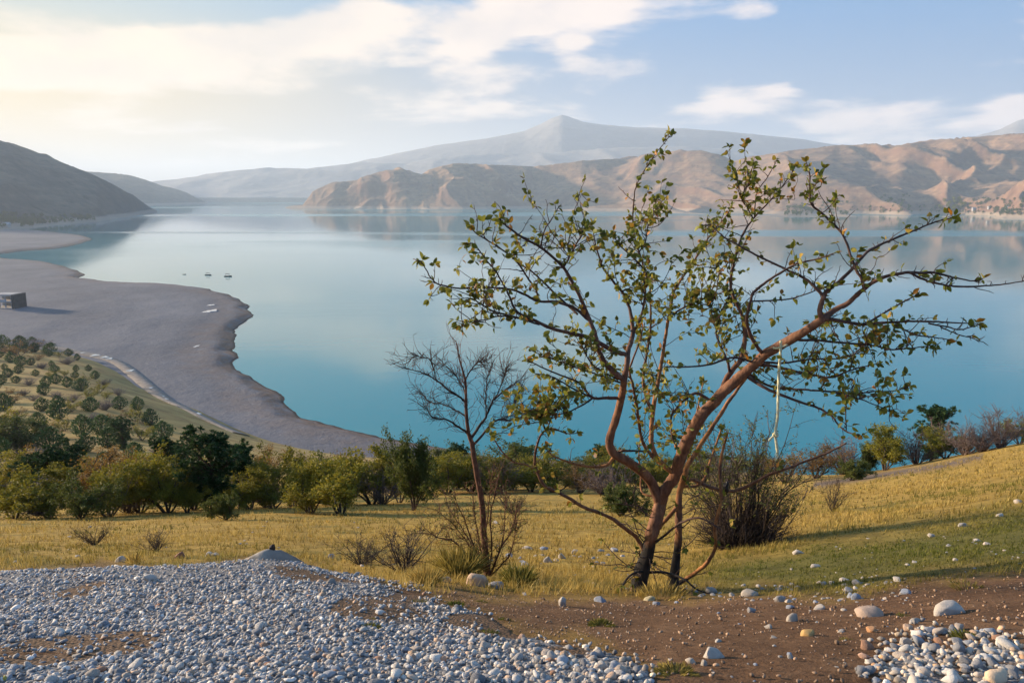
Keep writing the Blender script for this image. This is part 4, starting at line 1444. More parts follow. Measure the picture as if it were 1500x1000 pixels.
# the half-buried concrete lump behind the heap
big = rock(394, 818, 128, 40, (0.30, 0.27, 0.235), "big rounded grey boulder half buried behind the gravel heap", 280, None, "boulder", 0.15, 0.10, 3, 0.2, 0.0, 0.35, 0.5)
qb = P(394, 826, 5.95)
big.scale[2] *= 2.1
bv_ = np.array([v.co[:] for v in big.data.vertices])
top_ = bv_[np.hypot(bv_[:, 0], bv_[:, 1]) < 0.35][:, 2].max() * big.scale[2]
big.location = (qb[0], 6.05, P(394, 802, 6.05)[2] - top_)
blk = rock(394, 798, 6, 5, (0.05, 0.035, 0.03), "small dark brown stone lying on top of the big boulder", 281)
blk.location = (qb[0], 6.05, P(394, 802, 6.05)[2] + 0.008)


def scatter_stones():
    rng = random.Random(12)
    groups = [
        ("small pale stone lying in the dry meadow grass", "pale stones in the meadow", [(-20, 770), (500, 762), (900, 765), (1050, 800), (900, 860), (700, 850), (500, 835), (-20, 828)], 60, (4, 9.5)),
        ("small white stone dotting the green slope", "white stones on the green slope", [(1010, 850), (1150, 805), (1350, 770), (1500, 740), (1500, 830), (1300, 855), (1050, 866)], 55, (4, 9)),
        ("small stone in the strip where green slope meets soil", "stones along the soil bank", [(1000, 858), (1330, 845), (1330, 880), (1180, 890), (1060, 878), (980, 884)], 85, (8, 19)),
        ("small stone in the rocky strip left of the trunks", "stones below the meadow edge", [(740, 800), (930, 805), (935, 872), (760, 872)], 50, (6, 16)),
        ("small stone lying loose on the brown soil", "loose stones on the brown soil", [(800, 885), (1500, 860), (1500, 915), (1250, 930), (1240, 1000), (1000, 1000), (900, 945)], 45, (6, 12)),
    ]
    meshes = [single_stone("stone", 500 + k, 2, 0.15, 1.0, (W1, W2, W3, GREY, (0.5, 0.42, 0.35), BLUE)[k % 6], 0.4) for k in range(18)]
    for lb, gr, poly, n, (s0, s1) in groups:
        pts = []
        xs, ys = [p[0] for p in poly], [p[1] for p in poly]
        while len(pts) < n:
            a, b = rng.uniform(min(xs), max(xs)), rng.uniform(min(ys), max(ys))
            if in_poly(np.array([a]), np.array([b]), poly)[0]:
                pts.append((a, b))
        H = hit([p[0] for p in pts], [p[1] for p in pts])
        for (a, b), q in zip(pts, H):
            if np.isnan(q[1]):
                continue
            w = rng.uniform(s0, s1) * (0.5 + 0.8 * rng.random() ** 3)
            k = q[1] / F_PX / 2
            o = obj("stone", meshes[rng.randrange(18)], None, None, q, rng.uniform(0, 6.28))
            o.scale = (w * k * 1.15, w * k * rng.uniform(0.7, 1.0), w * k * rng.uniform(0.5, 0.8))
            o.location[2] += w * k * rng.uniform(-0.05, 0.15)
            tag(o, lb, "stone", gr)


scatter_stones()


def grass_mat():
    m, g, out = new_mat("grass blades")
    t = attribute(g, "tone")
    k = attribute(g, "green")
    dry = g.ramp(t, [(0.0, (0.11, 0.08, 0.028)), (0.35, (0.35, 0.24, 0.058)), (0.7, (0.56, 0.40, 0.11)), (1.0, (0.70, 0.54, 0.20))])
    gr = g.ramp(t, [(0.0, (0.035, 0.045, 0.008)), (0.5, (0.115, 0.135, 0.020)), (1.0, (0.25, 0.235, 0.045))])
    c = g.mix(k, dry, gr)
    p = principled(g, None, c, 0.8, None, 0.2)
    tr = g.n("ShaderNodeBsdfTranslucent")
    g.set(tr.inputs[0], c)
    mx = g.n("ShaderNodeMixShader")
    mx.inputs[0].default_value = 0.3
    g.t.links.new(p.outputs[0], mx.inputs[1])
    g.t.links.new(tr.outputs[0], mx.inputs[2])
    g.t.links.new(mx.outputs[0], out.inputs[0])
    return m


def build_grass():
    rng = np.random.default_rng(3)
    N = 62000
    px, py = rng.uniform(-150, 1650, N), 642 + 232 * rng.random(N)
    top = np.interp(px, [-150, 900, 1100, 1250, 1380, 1500, 1650], [738, 732, 716, 706, 676, 652, 634])
    keep = (py > top + 2)
    px, py = px[keep], py[keep]
    q = hit(px, py)
    ok = ~np.isnan(q[:, 1])
    px, py, q = px[ok], py[ok], q[ok]
    q[:, :2] += rng.normal(size=(len(q), 2)) * 0.05
    q[:, 2] = ground_z(q[:, 0], q[:, 1])
    px, py = pix(q[:, 0], q[:, 1], q[:, 2])
    w = 14 * fbm(px / 40, py / 14, 3, 3)
    soil = np.maximum(pix_mask(px, py + w, SOIL, 16), pix_mask(px, py, GRAVEL_L, 6)) * (q[:, 1] < 12)
    green = pix_mask(px + w, py + w * 0.8, GREEN, 26) * (q[:, 1] < 16)
    big = fbm(q[:, 0] * 0.35, q[:, 1] * 0.35, 4, 61)
    tuft = fbm(q[:, 0] * 1.3, q[:, 1] * 1.3, 3, 62)
    keep = (rng.random(len(q)) > soil * 1.15) & (rng.random(len(q)) < 0.75 + 1.2 * tuft)
    px, py, q, green, big, tuft = (a[keep] for a in (px, py, q, green, big, tuft))
    B = 4
    n = len(q)
    k = np.clip(q[:, 1] / 9.0, 0.75, 3.4)                      # coarser clumps further away
    hgt = (0.055 + 0.05 * np.clip(tuft + 0.2, 0, 1) + 0.012 * (k - 1)) * np.where(green > 0.5, 0.42, 1.0)
    Q = np.repeat(q, B, 0)
    K = np.repeat(k, B)
    Hh = np.repeat(hgt, B) * rng.uniform(0.5, 1.35, n * B)
    a = rng.uniform(0, 2 * math.pi, n * B)
    Q = Q + np.stack([np.cos(a) * 0.03 * K, np.sin(a) * 0.03 * K, np.zeros(n * B)], 1) * rng.random((n * B, 1))
    a2 = rng.uniform(0, 2 * math.pi, n * B)
    wd = 0.0042 * K * rng.uniform(0.6, 1.3, n * B)
    side = np.stack([np.cos(a2), np.sin(a2), np.zeros(n * B)], 1)
    lean = np.stack([np.cos(a2 + 1.3), np.sin(a2 + 1.3), np.zeros(n * B)], 1) * rng.uniform(0.1, 0.8, (n * B, 1)) * Hh[:, None]
    up = np.array([0, 0, 1.0])[None] * Hh[:, None]
    V = np.stack([Q - side * wd[:, None], Q + side * wd[:, None], Q + up + lean], 1)
    tone = np.clip(0.42 + 0.35 * np.repeat(tuft, B) + rng.normal(size=n * B) * 0.20, 0, 1)
    gr = np.clip(np.repeat(green, B) * 0.9 + np.clip(np.repeat(big, B) * 1.6 - 0.12, 0, 0.7) + rng.normal(size=n * B) * 0.08, 0, 1)
    me = mesh_np("meadow_grass", V.reshape(-1, 3), np.arange(n * B * 3).reshape(-1, 3), False)
    attr(me, "tone", np.repeat(tone, 3))
    attr(me, "green", np.repeat(gr, 3))
    o = obj("meadow_grass", me, grass_mat())
    return kind(o, "stuff", "short golden dry grass of the meadow")


meadow = build_grass()
GRASS_MAT = meadow.data.materials[0]


def clump(px, py, w_px, h_px, green, label, name, cat, seed, n=240, blade=0.05, spread=0.6):
    """a weed or grass tuft of many thin blades"""
    rng = np.random.default_rng(seed)
    q = hit([px], [py])[0]
    k = q[1] / F_PX
    W, H = w_px * k / 2, h_px * k
    a = rng.uniform(0, 2 * math.pi, n)
    r = np.sqrt(rng.random(n)) * W
    base = np.stack([r * np.cos(a) * 0.7, r * np.sin(a) * 0.7, np.full(n, -0.01)], 1)
    d = np.stack([np.cos(a) * spread, np.sin(a) * spread, np.ones(n)], 1) + rng.normal(size=(n, 3)) * 0.25
    d /= np.linalg.norm(d, axis=1)[:, None]
    ln = H * rng.uniform(0.5, 1.1, n)
    s = np.cross(d, rng.normal(size=(n, 3)))
    s /= np.linalg.norm(s, axis=1)[:, None]
    wd = (ln * blade)[:, None]
    mid = base + d * ln[:, None] * 0.55
    tip = base + d * ln[:, None] - np.array([0, 0, 1.0])[None] * (ln * 0.12)[:, None]
    V = np.stack([base, mid - s * wd, tip, mid + s * wd], 1).reshape(-1, 3)
    me = mesh_np(name, V, np.arange(n * 4).reshape(-1, 4), False)
    attr(me, "tone", np.repeat(np.clip(rng.normal(size=n) * 0.2 + 0.5, 0, 1), 4))
    attr(me, "green", np.full(n * 4, green))
    o = obj(name, me, GRASS_MAT, None, q)
    return tag(o, label, cat)


clump(541, 922, 50, 9, 0.85, "green and yellow weed in the middle of the gravel", "weed", "weed", 1, 660, 0.072, 1.60)
clump(544, 909, 32, 6, 0.6, "yellowish weed just above the green gravel weed", "weed", "weed", 2, 400, 0.072, 1.60)
clump(613, 886, 47, 6, 0.8, "flat green weed below the tan rocks", "weed", "weed", 3, 520, 0.072, 1.60)
clump(666, 888, 32, 9, 1.0, "bright green weed at the top edge of the gravel", "weed", "weed", 4, 520, 0.072, 1.40)
clump(705, 884, 22, 5, 0.85, "small green weed right of the bright one", "weed", "weed", 5, 320, 0.072, 1.40)
clump(738, 908, 22, 7, 0.95, "dark green weed beside the pale pebbles", "weed", "weed", 6, 360, 0.072, 1.30)
clump(715, 929, 50, 7, 0.95, "wide green weed in the right part of the gravel", "weed", "weed", 7, 600, 0.072, 1.70)
clump(728, 947, 30, 8, 1.0, "green weed lowest in the right gravel", "weed", "weed", 8, 440, 0.072, 1.50)
clump(880, 915, 45, 13, 0.75, "olive weed tuft in the brown soil left of the tree", "weed", "weed", 9, 600, 0.060, 1.20)
clump(990, 990, 75, 18, 0.35, "brownish weed patch at the bottom of the soil", "weed", "weed", 10, 840, 0.060, 1.50)
clump(1415, 935, 55, 14, 0.9, "green weed in the gravel at the right", "weed", "weed", 11, 600, 0.048, 1.30)
clump(1325, 902, 27, 7, 0.9, "small green weed left of the white boulder", "weed", "weed", 12, 360, 0.048, 1.30)
clump(1240, 938, 25, 8, 0.5, "thin weed left of the right gravel", "weed", "weed", 13, 240, 0.036, 1.10)
clump(1418, 862, 60, 14, 0.4, "golden grass tuft on the lip of the bank at right", "grass_tuft", "grass", 14, 260, 0.05, 0.9)
clump(626, 858, 36, 38, 0.0, "tall dry golden grass tuft left of the bare sapling", "grass_tuft", "grass", 15, 420, 0.018, 0.5)
clump(674, 846, 54, 58, 0.45, "dense olive grass tuft behind the tan boulder", "grass_tuft", "grass", 16, 900, 0.016, 0.45)
clump(760, 860, 40, 42, 0.7, "dark green leafy tuft right of the bare sapling", "grass_tuft", "grass", 17, 600, 0.022, 0.6)
clump(196, 824, 14, 26, 0.0, "dry grass stalks on the crest of the gravel", "grass_tuft", "grass", 18, 60, 0.03, 0.4)
clump(970, 878, 90, 26, 0.15, "dry grass around the base of the big trunks", "grass_tuft", "grass", 19, 420, 0.03, 0.7)

# ---------------------------------------------------------------- the big tree, traced limb by limb
TREE_D = 6.5
R_PX = TREE_D / F_PX * 0.68


def tree_bark():
    m, g, out = new_mat("fruit tree bark")
    p = position(g)
    o = g.n("ShaderNodeTexCoord").outputs["Object"]
    n = g.noise(g.mapping(o, (1, 1, 0.4)), 26.0, 6, 0.65)
    n2 = g.noise(g.mapping(o, (1, 1, 0.6)), 5.0, 4, 0.6)
    red = g.ramp(n, [(0.30, (0.060, 0.030, 0.022)), (0.5, (0.150, 0.072, 0.046)), (0.72, (0.27, 0.145, 0.095))])
    ochre = g.ramp(n, [(0.30, (0.16, 0.062, 0.020)), (0.5, (0.40, 0.165, 0.050)), (0.72, (0.55, 0.27, 0.10))])
    rust = attribute(g, "rust")
    c = g.mix(g.math("MULTIPLY", rust, g.smooth(n2, 0.32, 0.55)), red, ochre)
    thin = attribute(g, "thin")
    c = g.mix(thin, c, g.ramp(n, [(0.3, (0.030, 0.018, 0.015)), (0.7, (0.105, 0.062, 0.050))]))
    char = attribute(g, "char")
    c = g.mix(g.smooth(g.math("MULTIPLY_ADD", g.math("SUBTRACT", n2, 0.5), 0.9, char), 0.30, 0.62), c, g.ramp(n, [(0.3, (0.012, 0.010, 0.009)), (0.7, (0.050, 0.042, 0.037))]))
    principled(g, out, c, 0.8, bump(g, n, 0.7, 0.012), 0.3)
    return m


BARK = tree_bark()
# name, base branch, [(px, py, radius px)], depth change to the tip in metres, rust 0..1, leafiness
T1, T2 = "trunk", "trunk2"
BR = [
    (T1, None, [(932, 875, 21), (940, 845, 17), (950, 808, 15.5), (958, 775, 15), (964, 748, 14.5), (969, 724, 14)], 0.05, 0.35, 0),
    (T2, None, [(986, 874, 16), (989, 845, 13.5), (993, 805, 11), (996, 765, 10), (996, 730, 9), (1001, 705, 8), (1008, 684, 7.5), (1016, 669, 7), (1030, 648, 6.5), (1048, 620, 6), (1061, 599, 5.5), (1080, 572, 4.5), (1100, 545, 3.5)], 0.35, 1.0, 0.1),
    ("limb", T1, [(966, 735, 13), (955, 708, 11.5), (940, 692, 10.5), (920, 677, 10), (901, 667, 9.5), (893, 652, 9), (894, 638, 9), (904, 607, 8.2), (911, 578, 7.5), (914, 556, 7)], -0.55, 0.25, 0),
    ("limb", T1, [(966, 735, 13.5), (976, 714, 13), (988, 698, 13), (997, 668, 13), (1010, 640, 13), (1026, 611, 13), (1045, 590, 12.3), (1064, 570, 12), (1086, 550, 11.3), (1106, 533, 11), (1122, 519, 10.5), (1150, 502, 10), (1180, 484, 9), (1206, 467, 7.5)], -0.75, 0.25, 0),
    # left limb, carried on
    ("branch", 2, [(914, 556, 6.5), (900, 546, 6), (886, 531, 5.6), (876, 510, 5), (871, 490, 4.6), (864, 470, 4.2), (848, 432, 3.7), (834, 406, 3.3), (822, 386, 3), (792, 362, 2.5), (764, 348, 2.1), (738, 328, 1.5), (731, 320, 1.1)], -0.35, 0, 0.35),
    ("branch", 4, [(864, 470, 3.4), (840, 450, 3.1), (815, 442, 2.9), (788, 440, 2.6), (770, 432, 2.4), (746, 425, 2.2), (706, 423, 2), (674, 425, 1.7), (646, 420, 1.4), (632, 410, 1.2), (617, 386, 1), (612, 383, 0.8)], -0.3, 0, 0.3),
    ("branch", 5, [(790, 441, 2.2), (785, 420, 2), (774, 404, 1.9), (758, 382, 1.7), (728, 360, 1.4), (700, 344, 1.2), (688, 330, 0.9)], -0.2, 0, 0.35),
    ("branch", 4, [(846, 460, 2.4), (830, 446, 2.2), (800, 418, 2), (780, 400, 1.8), (762, 386, 1.6), (752, 372, 1.2), (770, 357, 1.0)], 0.2, 0, 0.3),
    ("branch", 2, [(919, 520, 5.2), (900, 515, 5), (870, 498, 4.3), (840, 489, 3.8), (806, 481, 3.4), (780, 469, 2.9), (756, 456, 2.4), (748, 438, 2), (740, 420, 1.8), (728, 398, 1.5), (708, 372, 1.2), (696, 357, 1), (687, 357, 0.8)], -0.55, 0, 0.3),
    ("branch", 8, [(780, 470, 2.2), (750, 463, 2), (722, 455, 1.7), (706, 446, 1.4), (697, 440, 1.2), (690, 427, 0.9)], -0.2, 0, 0.4),
    ("branch", 8, [(790, 476, 1.9), (756, 466, 1.7), (730, 464, 1.5), (710, 469, 1.2), (684, 471, 0.9), (676, 478, 0.7)], -0.3, 0, 0.45),
    ("branch", 2, [(914, 556, 6), (917, 535, 5.6), (920, 512, 5.2), (926, 492, 4.6), (925, 470, 4), (922, 452, 3.5), (914, 432, 3.1), (900, 414, 2.6), (885, 394, 2.2), (876, 372, 1.8), (870, 350, 1.4), (867, 330, 1)], 0.3, 0, 0.9),
    ("branch", 11, [(926, 492, 3.2), (938, 470, 2.8), (945, 440, 2.4), (944, 410, 2), (940, 388, 1.7), (910, 360, 1.3), (898, 344, 1)], 0.3, 0, 0.95),
    ("branch", 4, [(826, 390, 2.1), (836, 374, 1.8), (848, 352, 1.4), (856, 334, 1.1)], -0.2, 0, 0.5),
    ("branch", 4, [(792, 362, 1.6), (797, 340, 1.3), (806, 325, 1.1), (818, 304, 0.8)], -0.1, 0, 0.2),
    # lower left twigs
    ("branch", 2, [(910, 583, 4), (890, 583, 3.4), (868, 582, 3), (856, 568, 2.6), (852, 561, 2.4), (834, 553, 2), (810, 544, 1.6), (788, 534, 1.3), (772, 528, 0.9)], -0.4, 0, 0.05),
    ("branch", 15, [(866, 582, 2), (842, 570, 1.7), (822, 558, 1.4), (804, 550, 1.2), (784, 547, 0.8)], -0.2, 0, 0.12),
    ("branch", 15, [(868, 583, 2.2), (854, 592, 1.8), (834, 602, 1.5), (810, 607, 1.1), (803, 602, 0.8)], -0.2, 0, 0.3),
    ("branch", 2, [(908, 560, 2.2), (878, 550, 1.8), (858, 544, 1.6), (836, 537, 1.3), (812, 528, 1.1), (796, 520, 0.8)], -0.35, 0, 0.55),
    ("branch", 2, [(905, 556, 2), (870, 536, 1.6), (858, 518, 1.2), (853, 506, 0.9)], -0.25, 0, 0.35),
    # right limb, carried on
    ("branch", 3, [(1206, 467, 7), (1224, 453, 5.8), (1243, 442, 5), (1264, 424, 4.4), (1290, 407, 3.6), (1325, 399, 3), (1345, 398, 2.7), (1367, 398, 2.4), (1384, 402, 2), (1400, 406, 1.7), (1430, 411, 1.2), (1440, 408, 0.9)], -0.25, 0, 0.12),
    ("branch", 20, [(1332, 399, 2.4), (1353, 411, 2.2), (1378, 417, 2), (1407, 420, 1.8), (1453, 418, 1.4), (1495, 412, 1), (1512, 409, 0.7)], -0.2, 0, 0.06),
    ("branch", 3, [(1204, 468, 5.5), (1200, 450, 5), (1205, 433, 4.4), (1215, 421, 4), (1226, 413, 3.6), (1248, 391, 3.1), (1270, 368, 2.7), (1292, 357, 2.3), (1330, 342, 1.9), (1360, 328, 1.5), (1390, 319, 1.1), (1399, 316, 0.8)], 0.2, 0, 0.3),
    ("branch", 20, [(1266, 424, 3), (1262, 408, 2.8), (1256, 394, 2.6), (1244, 360, 2.4), (1232, 338, 2.3), (1212, 318, 2.2), (1190, 300, 2), (1187, 286, 1.8), (1186, 256, 1.4), (1181, 238, 1)], 0.35, 0, 0.4),
    ("branch", 22, [(1205, 433, 3), (1186, 413, 2.7), (1150, 395, 2.4), (1100, 370, 2.0), (1072, 354, 1.6), (1050, 338, 1.3), (1040, 328, 0.9)], 0.5, 0, 0.3),
    ("branch", 3, [(1046, 592, 6.5), (1056, 574, 6.2), (1066, 554, 6), (1078, 538, 5.8), (1088, 526, 5.4), (1094, 500, 4.8), (1093, 470, 4.2), (1080, 440, 3.6), (1073, 420, 3.3), (1074, 396, 3), (1079, 372, 2.7), (1090, 342, 2.3), (1108, 316, 1.9), (1130, 292, 1.5), (1150, 267, 1.2), (1165, 244, 0.8)], 0.45, 0.2, 0.55),
    ("branch", 25, [(1106, 318, 1.6), (1107, 300, 1.4), (1109, 281, 1.2), (1124, 260, 1), (1138, 234, 0.8)], 0.1, 0, 0.12),
    ("branch", 25, [(1104, 320, 1.5), (1096, 304, 1.3), (1088, 292, 1.1), (1096, 268, 0.9), (1101, 254, 0.7)], 0.15, 0, 0.75),
    ("branch", 3, [(1120, 520, 4.6), (1108, 506, 4.2), (1099, 490, 3.8), (1094, 466, 3.4), (1099, 440, 3), (1105, 427, 2.8), (1122, 413, 2.5), (1150, 395, 2.2), (1168, 387, 1.9), (1196, 380, 1.5), (1224, 370, 1)], -0.5, 0, 0.22),
    ("branch", 28, [(1100, 441, 1.8), (1130, 440, 1.6), (1160, 438, 1.4), (1190, 428, 1.1), (1214, 418, 0.8)], -0.1, 0, 0.3),
    # middle stems
    ("branch", 3, [(990, 694, 6.5), (974, 684, 6), (958, 664, 5.6), (952, 642, 5.4), (954, 612, 5), (958, 585, 4.7), (963, 556, 4.4), (969, 522, 4), (975, 490, 3.6), (981, 458, 3.2), (986, 426, 2.9), (1001, 402, 2.6), (1016, 380, 2.3), (1030, 358, 1.9), (1046, 336, 1.6), (1062, 318, 1.3), (1071, 303, 0.9)], 0.7, 0.85, 0.85),
    ("branch", 30, [(957, 604, 4.2), (948, 588, 3.8), (942, 566, 3.4), (940, 540, 3), (946, 512, 2.6), (951, 470, 2.4), (950, 424, 2.2), (939, 386, 2), (928, 348, 1.8), (925, 308, 1.6), (928, 286, 1.4), (934, 266, 1.3), (950, 238, 1.1), (963, 222, 1), (983, 197, 0.8)], 0.2, 0.4, 0.36),
    ("branch", 30, [(973, 682, 4.5), (955, 668, 4), (942, 648, 3.7), (936, 622, 3.4), (932, 592, 3), (926, 562, 2.6), (922, 540, 2.2), (934, 508, 1.8), (942, 480, 1.4)], -0.3, 0.5, 0.5),
    ("branch", 31, [(934, 372, 1.7), (946, 352, 1.5), (950, 328, 1.3), (956, 312, 1.1), (961, 292, 0.8)], 0.2, 0, 0.6),
    ("branch", 30, [(980, 463, 2.2), (1004, 449, 1.9), (1032, 436, 1.6), (1062, 427, 1.1)], -0.3, 0, 0.5),
    ("branch", 25, [(1070, 548, 3), (1065, 528, 2.7), (1058, 513, 2.5), (1050, 492, 2.2), (1050, 476, 2), (1056, 456, 1.7), (1070, 432, 1.2)], 0.3, 0, 0.5),
    ("branch", 35, [(1051, 486, 1.8), (1044, 462, 1.5), (1040, 430, 1.3), (1044, 400, 1.1), (1056, 376, 0.8)], 0.3, 0, 0.9),
    # right, lower fans
    ("branch", 3, [(1206, 467, 4), (1220, 469, 3.6), (1243, 473, 3.2), (1267, 476, 2.9), (1313, 474, 2.4), (1351, 473, 2), (1383, 473, 1.6), (1432, 474, 0.9)], -0.3, 0, 0.2),
    ("branch", 37, [(1360, 474, 1.6), (1384, 479, 1.4), (1407, 482, 1.2), (1437, 475, 0.8)], -0.15, 0, 0.05),
    ("branch", 38, [(1378, 479, 1.3), (1396, 486, 1.1), (1414, 492, 1), (1441, 501, 0.7)], -0.1, 0, 0.02),
    ("branch", 37, [(1310, 475, 1.8), (1341, 489, 1.5), (1365, 491, 1.2), (1401, 499, 0.8)], -0.1, 0, 0.15),
    ("branch", 37, [(1265, 476, 2.2), (1299, 456, 1.8), (1323, 442, 1.5), (1346, 431, 0.9)], 0.1, 0, 0.18),
    ("branch", 3, [(1160, 497, 3), (1192, 497, 2.6), (1243, 501, 2.1), (1276, 504, 1.8), (1304, 512, 1.5), (1332, 510, 1.2), (1373, 504, 0.7)], -0.4, 0, 0.5),
    ("branch", 3, [(1112, 530, 2.6), (1150, 531, 2.2), (1192, 525, 1.8), (1232, 523, 1.5), (1262, 513, 1.1), (1282, 490, 0.8)], -0.2, 0, 0.42),
    ("branch", 3, [(1106, 534, 3.4), (1140, 538, 3), (1172, 546, 2.6), (1200, 551, 2.2), (1221, 552, 1.8), (1244, 542, 1.4), (1288, 532, 0.8)], -0.5, 0, 0.35),
    ("branch", 3, [(1095, 546, 3.2), (1120, 562, 2.8), (1144, 569, 2.5), (1180, 571, 2.2), (1206, 572, 2), (1243, 576, 1.7), (1281, 573, 1.4), (1313, 571, 1.1), (1334, 564, 0.7)], -0.2, 0, 0.5),
    ("branch", 45, [(1215, 573, 1.8), (1243, 580, 1.5), (1271, 588, 1.2), (1299, 601, 0.9), (1308, 609, 0.7)], -0.2, 0, 0.4),
    ("branch", 3, [(1092, 550, 4), (1106, 558, 3.6), (1122, 568, 3.3), (1150, 580, 3), (1180, 591, 2.6), (1200, 598, 2.3), (1216, 609, 2), (1230, 624, 1.7), (1244, 633, 1.4), (1263, 638, 0.8)], -0.6, 0, 0.12),
    ("branch", 47, [(1240, 632, 1.2), (1238, 612, 1.1), (1240, 584, 0.8)], 0.0, 0, 0.05),
    ("branch", 3, [(1104, 530, 2.6), (1076, 523, 2.3), (1040, 533, 2), (1004, 537, 1.6), (974, 537, 1)], -0.3, 0, 0.25),
    ("branch", 3, [(1046, 592, 4), (1034, 582, 3.6), (1020, 576, 3.2), (1006, 584, 2.6), (990, 600, 2.2), (984, 612, 2), (985, 640, 1.6), (992, 656, 1)], -0.35, 0.2, 0.35),
    # low sweeping branches
    ("branch", T2, [(999, 703, 5), (1016, 701, 4.6), (1042, 712, 4.2), (1069, 717, 4), (1090, 712, 3.8), (1114, 699, 3.5), (1136, 689, 3.2), (1160, 682, 3), (1180, 676, 2.7), (1216, 661, 2.2), (1240, 648, 1.4)], -0.35, 0.4, 0.0),
    ("branch", T1, [(944, 806, 5.5), (935, 790, 5), (925, 780, 4.6), (900, 760, 4.2), (876, 749, 3.9), (855, 740, 3.7), (827, 722, 3.4), (802, 711, 3.2), (790, 690, 3), (787, 666, 2.7), (792, 641, 2.3), (800, 628, 2), (812, 626, 1.6), (830, 634, 1.2), (845, 634, 0.8)], -0.7, 0.4, 0.15),
    ("branch", 52, [(799, 628, 1.7), (794, 616, 1.4), (786, 606, 1)], -0.1, 0, 0.8),
    ("branch", 52, [(801, 628, 1.6), (808, 612, 1.3), (816, 598, 1)], -0.1, 0, 0.7),
    ("branch", 52, [(790, 690, 2.2), (771, 681, 2), (750, 676, 1.7), (731, 656, 1.4), (717, 626, 0.9)], -0.2, 0.9, 0.05),
    ("branch", 2, [(900, 668, 4), (890, 679, 3.4), (880, 683, 3.1), (865, 684, 2.8), (837, 678, 2.3), (809, 667, 1.5), (798, 655, 1)], -0.3, 1.0, 0.12),
    ("branch", 2, [(899, 666, 3.4), (908, 661, 3.1), (920, 660, 2.6), (942, 661, 1.8)], -0.1, 0.2, 0),
    ("shoot", T2, [(992, 856, 6), (1004, 849, 5.2), (1018, 839, 4.8), (1033, 825, 4.4), (1044, 807, 4), (1047, 790, 3.8), (1046, 774, 3.8), (1050, 755, 3.8), (1056, 731, 3.7), (1054, 690, 3.6), (1058, 661, 3), (1066, 634, 2.2)], -0.1, 1.0, 0.05),
    ("shoot", T2, [(1000, 712, 3.6), (1020, 712, 3.3), (1033, 700, 3.1), (1040, 680, 3), (1048, 656, 2.6), (1056, 630, 1.8)], 0.3, 1.0, 0.1),
    ("shoot", T2, [(995, 738, 5), (980, 756, 4.6), (968, 768, 4.2), (958, 782, 4)], -0.05, 1.0, 0),
    ("shoot", T2, [(1000, 712, 4.2), (1008, 690, 3.8), (1012, 660, 3.2), (1014, 630, 2.6), (1022, 600, 1.8), (1030, 560, 1.2)], 0.5, 1.0, 0.6),
    ("shoot", T1, [(968, 728, 3), (940, 722, 2.6), (938, 690, 2.2), (936, 668, 1.8), (938, 640, 1.2)], 0.5, 0.9, 0.1),
    ("shoot", T1, [(952, 800, 3.4), (972, 786, 3), (990, 770, 2.6), (1003, 762, 2.4), (1022, 758, 2.2), (1044, 768, 1.8), (1060, 780, 1)], -0.45, 0.0, 0),
    ("shoot", T1, [(946, 838, 3.2), (975, 838, 2.8), (1004, 848, 2.4), (1020, 862, 2), (1046, 872, 1.2)], -0.4, 0.0, 0),
    ("shoot", T1, [(948, 836, 3), (930, 838, 2.7), (915, 852, 2.3), (908, 868, 1.6)], -0.35, 0.0, 0),
]


class Limb:
    pass


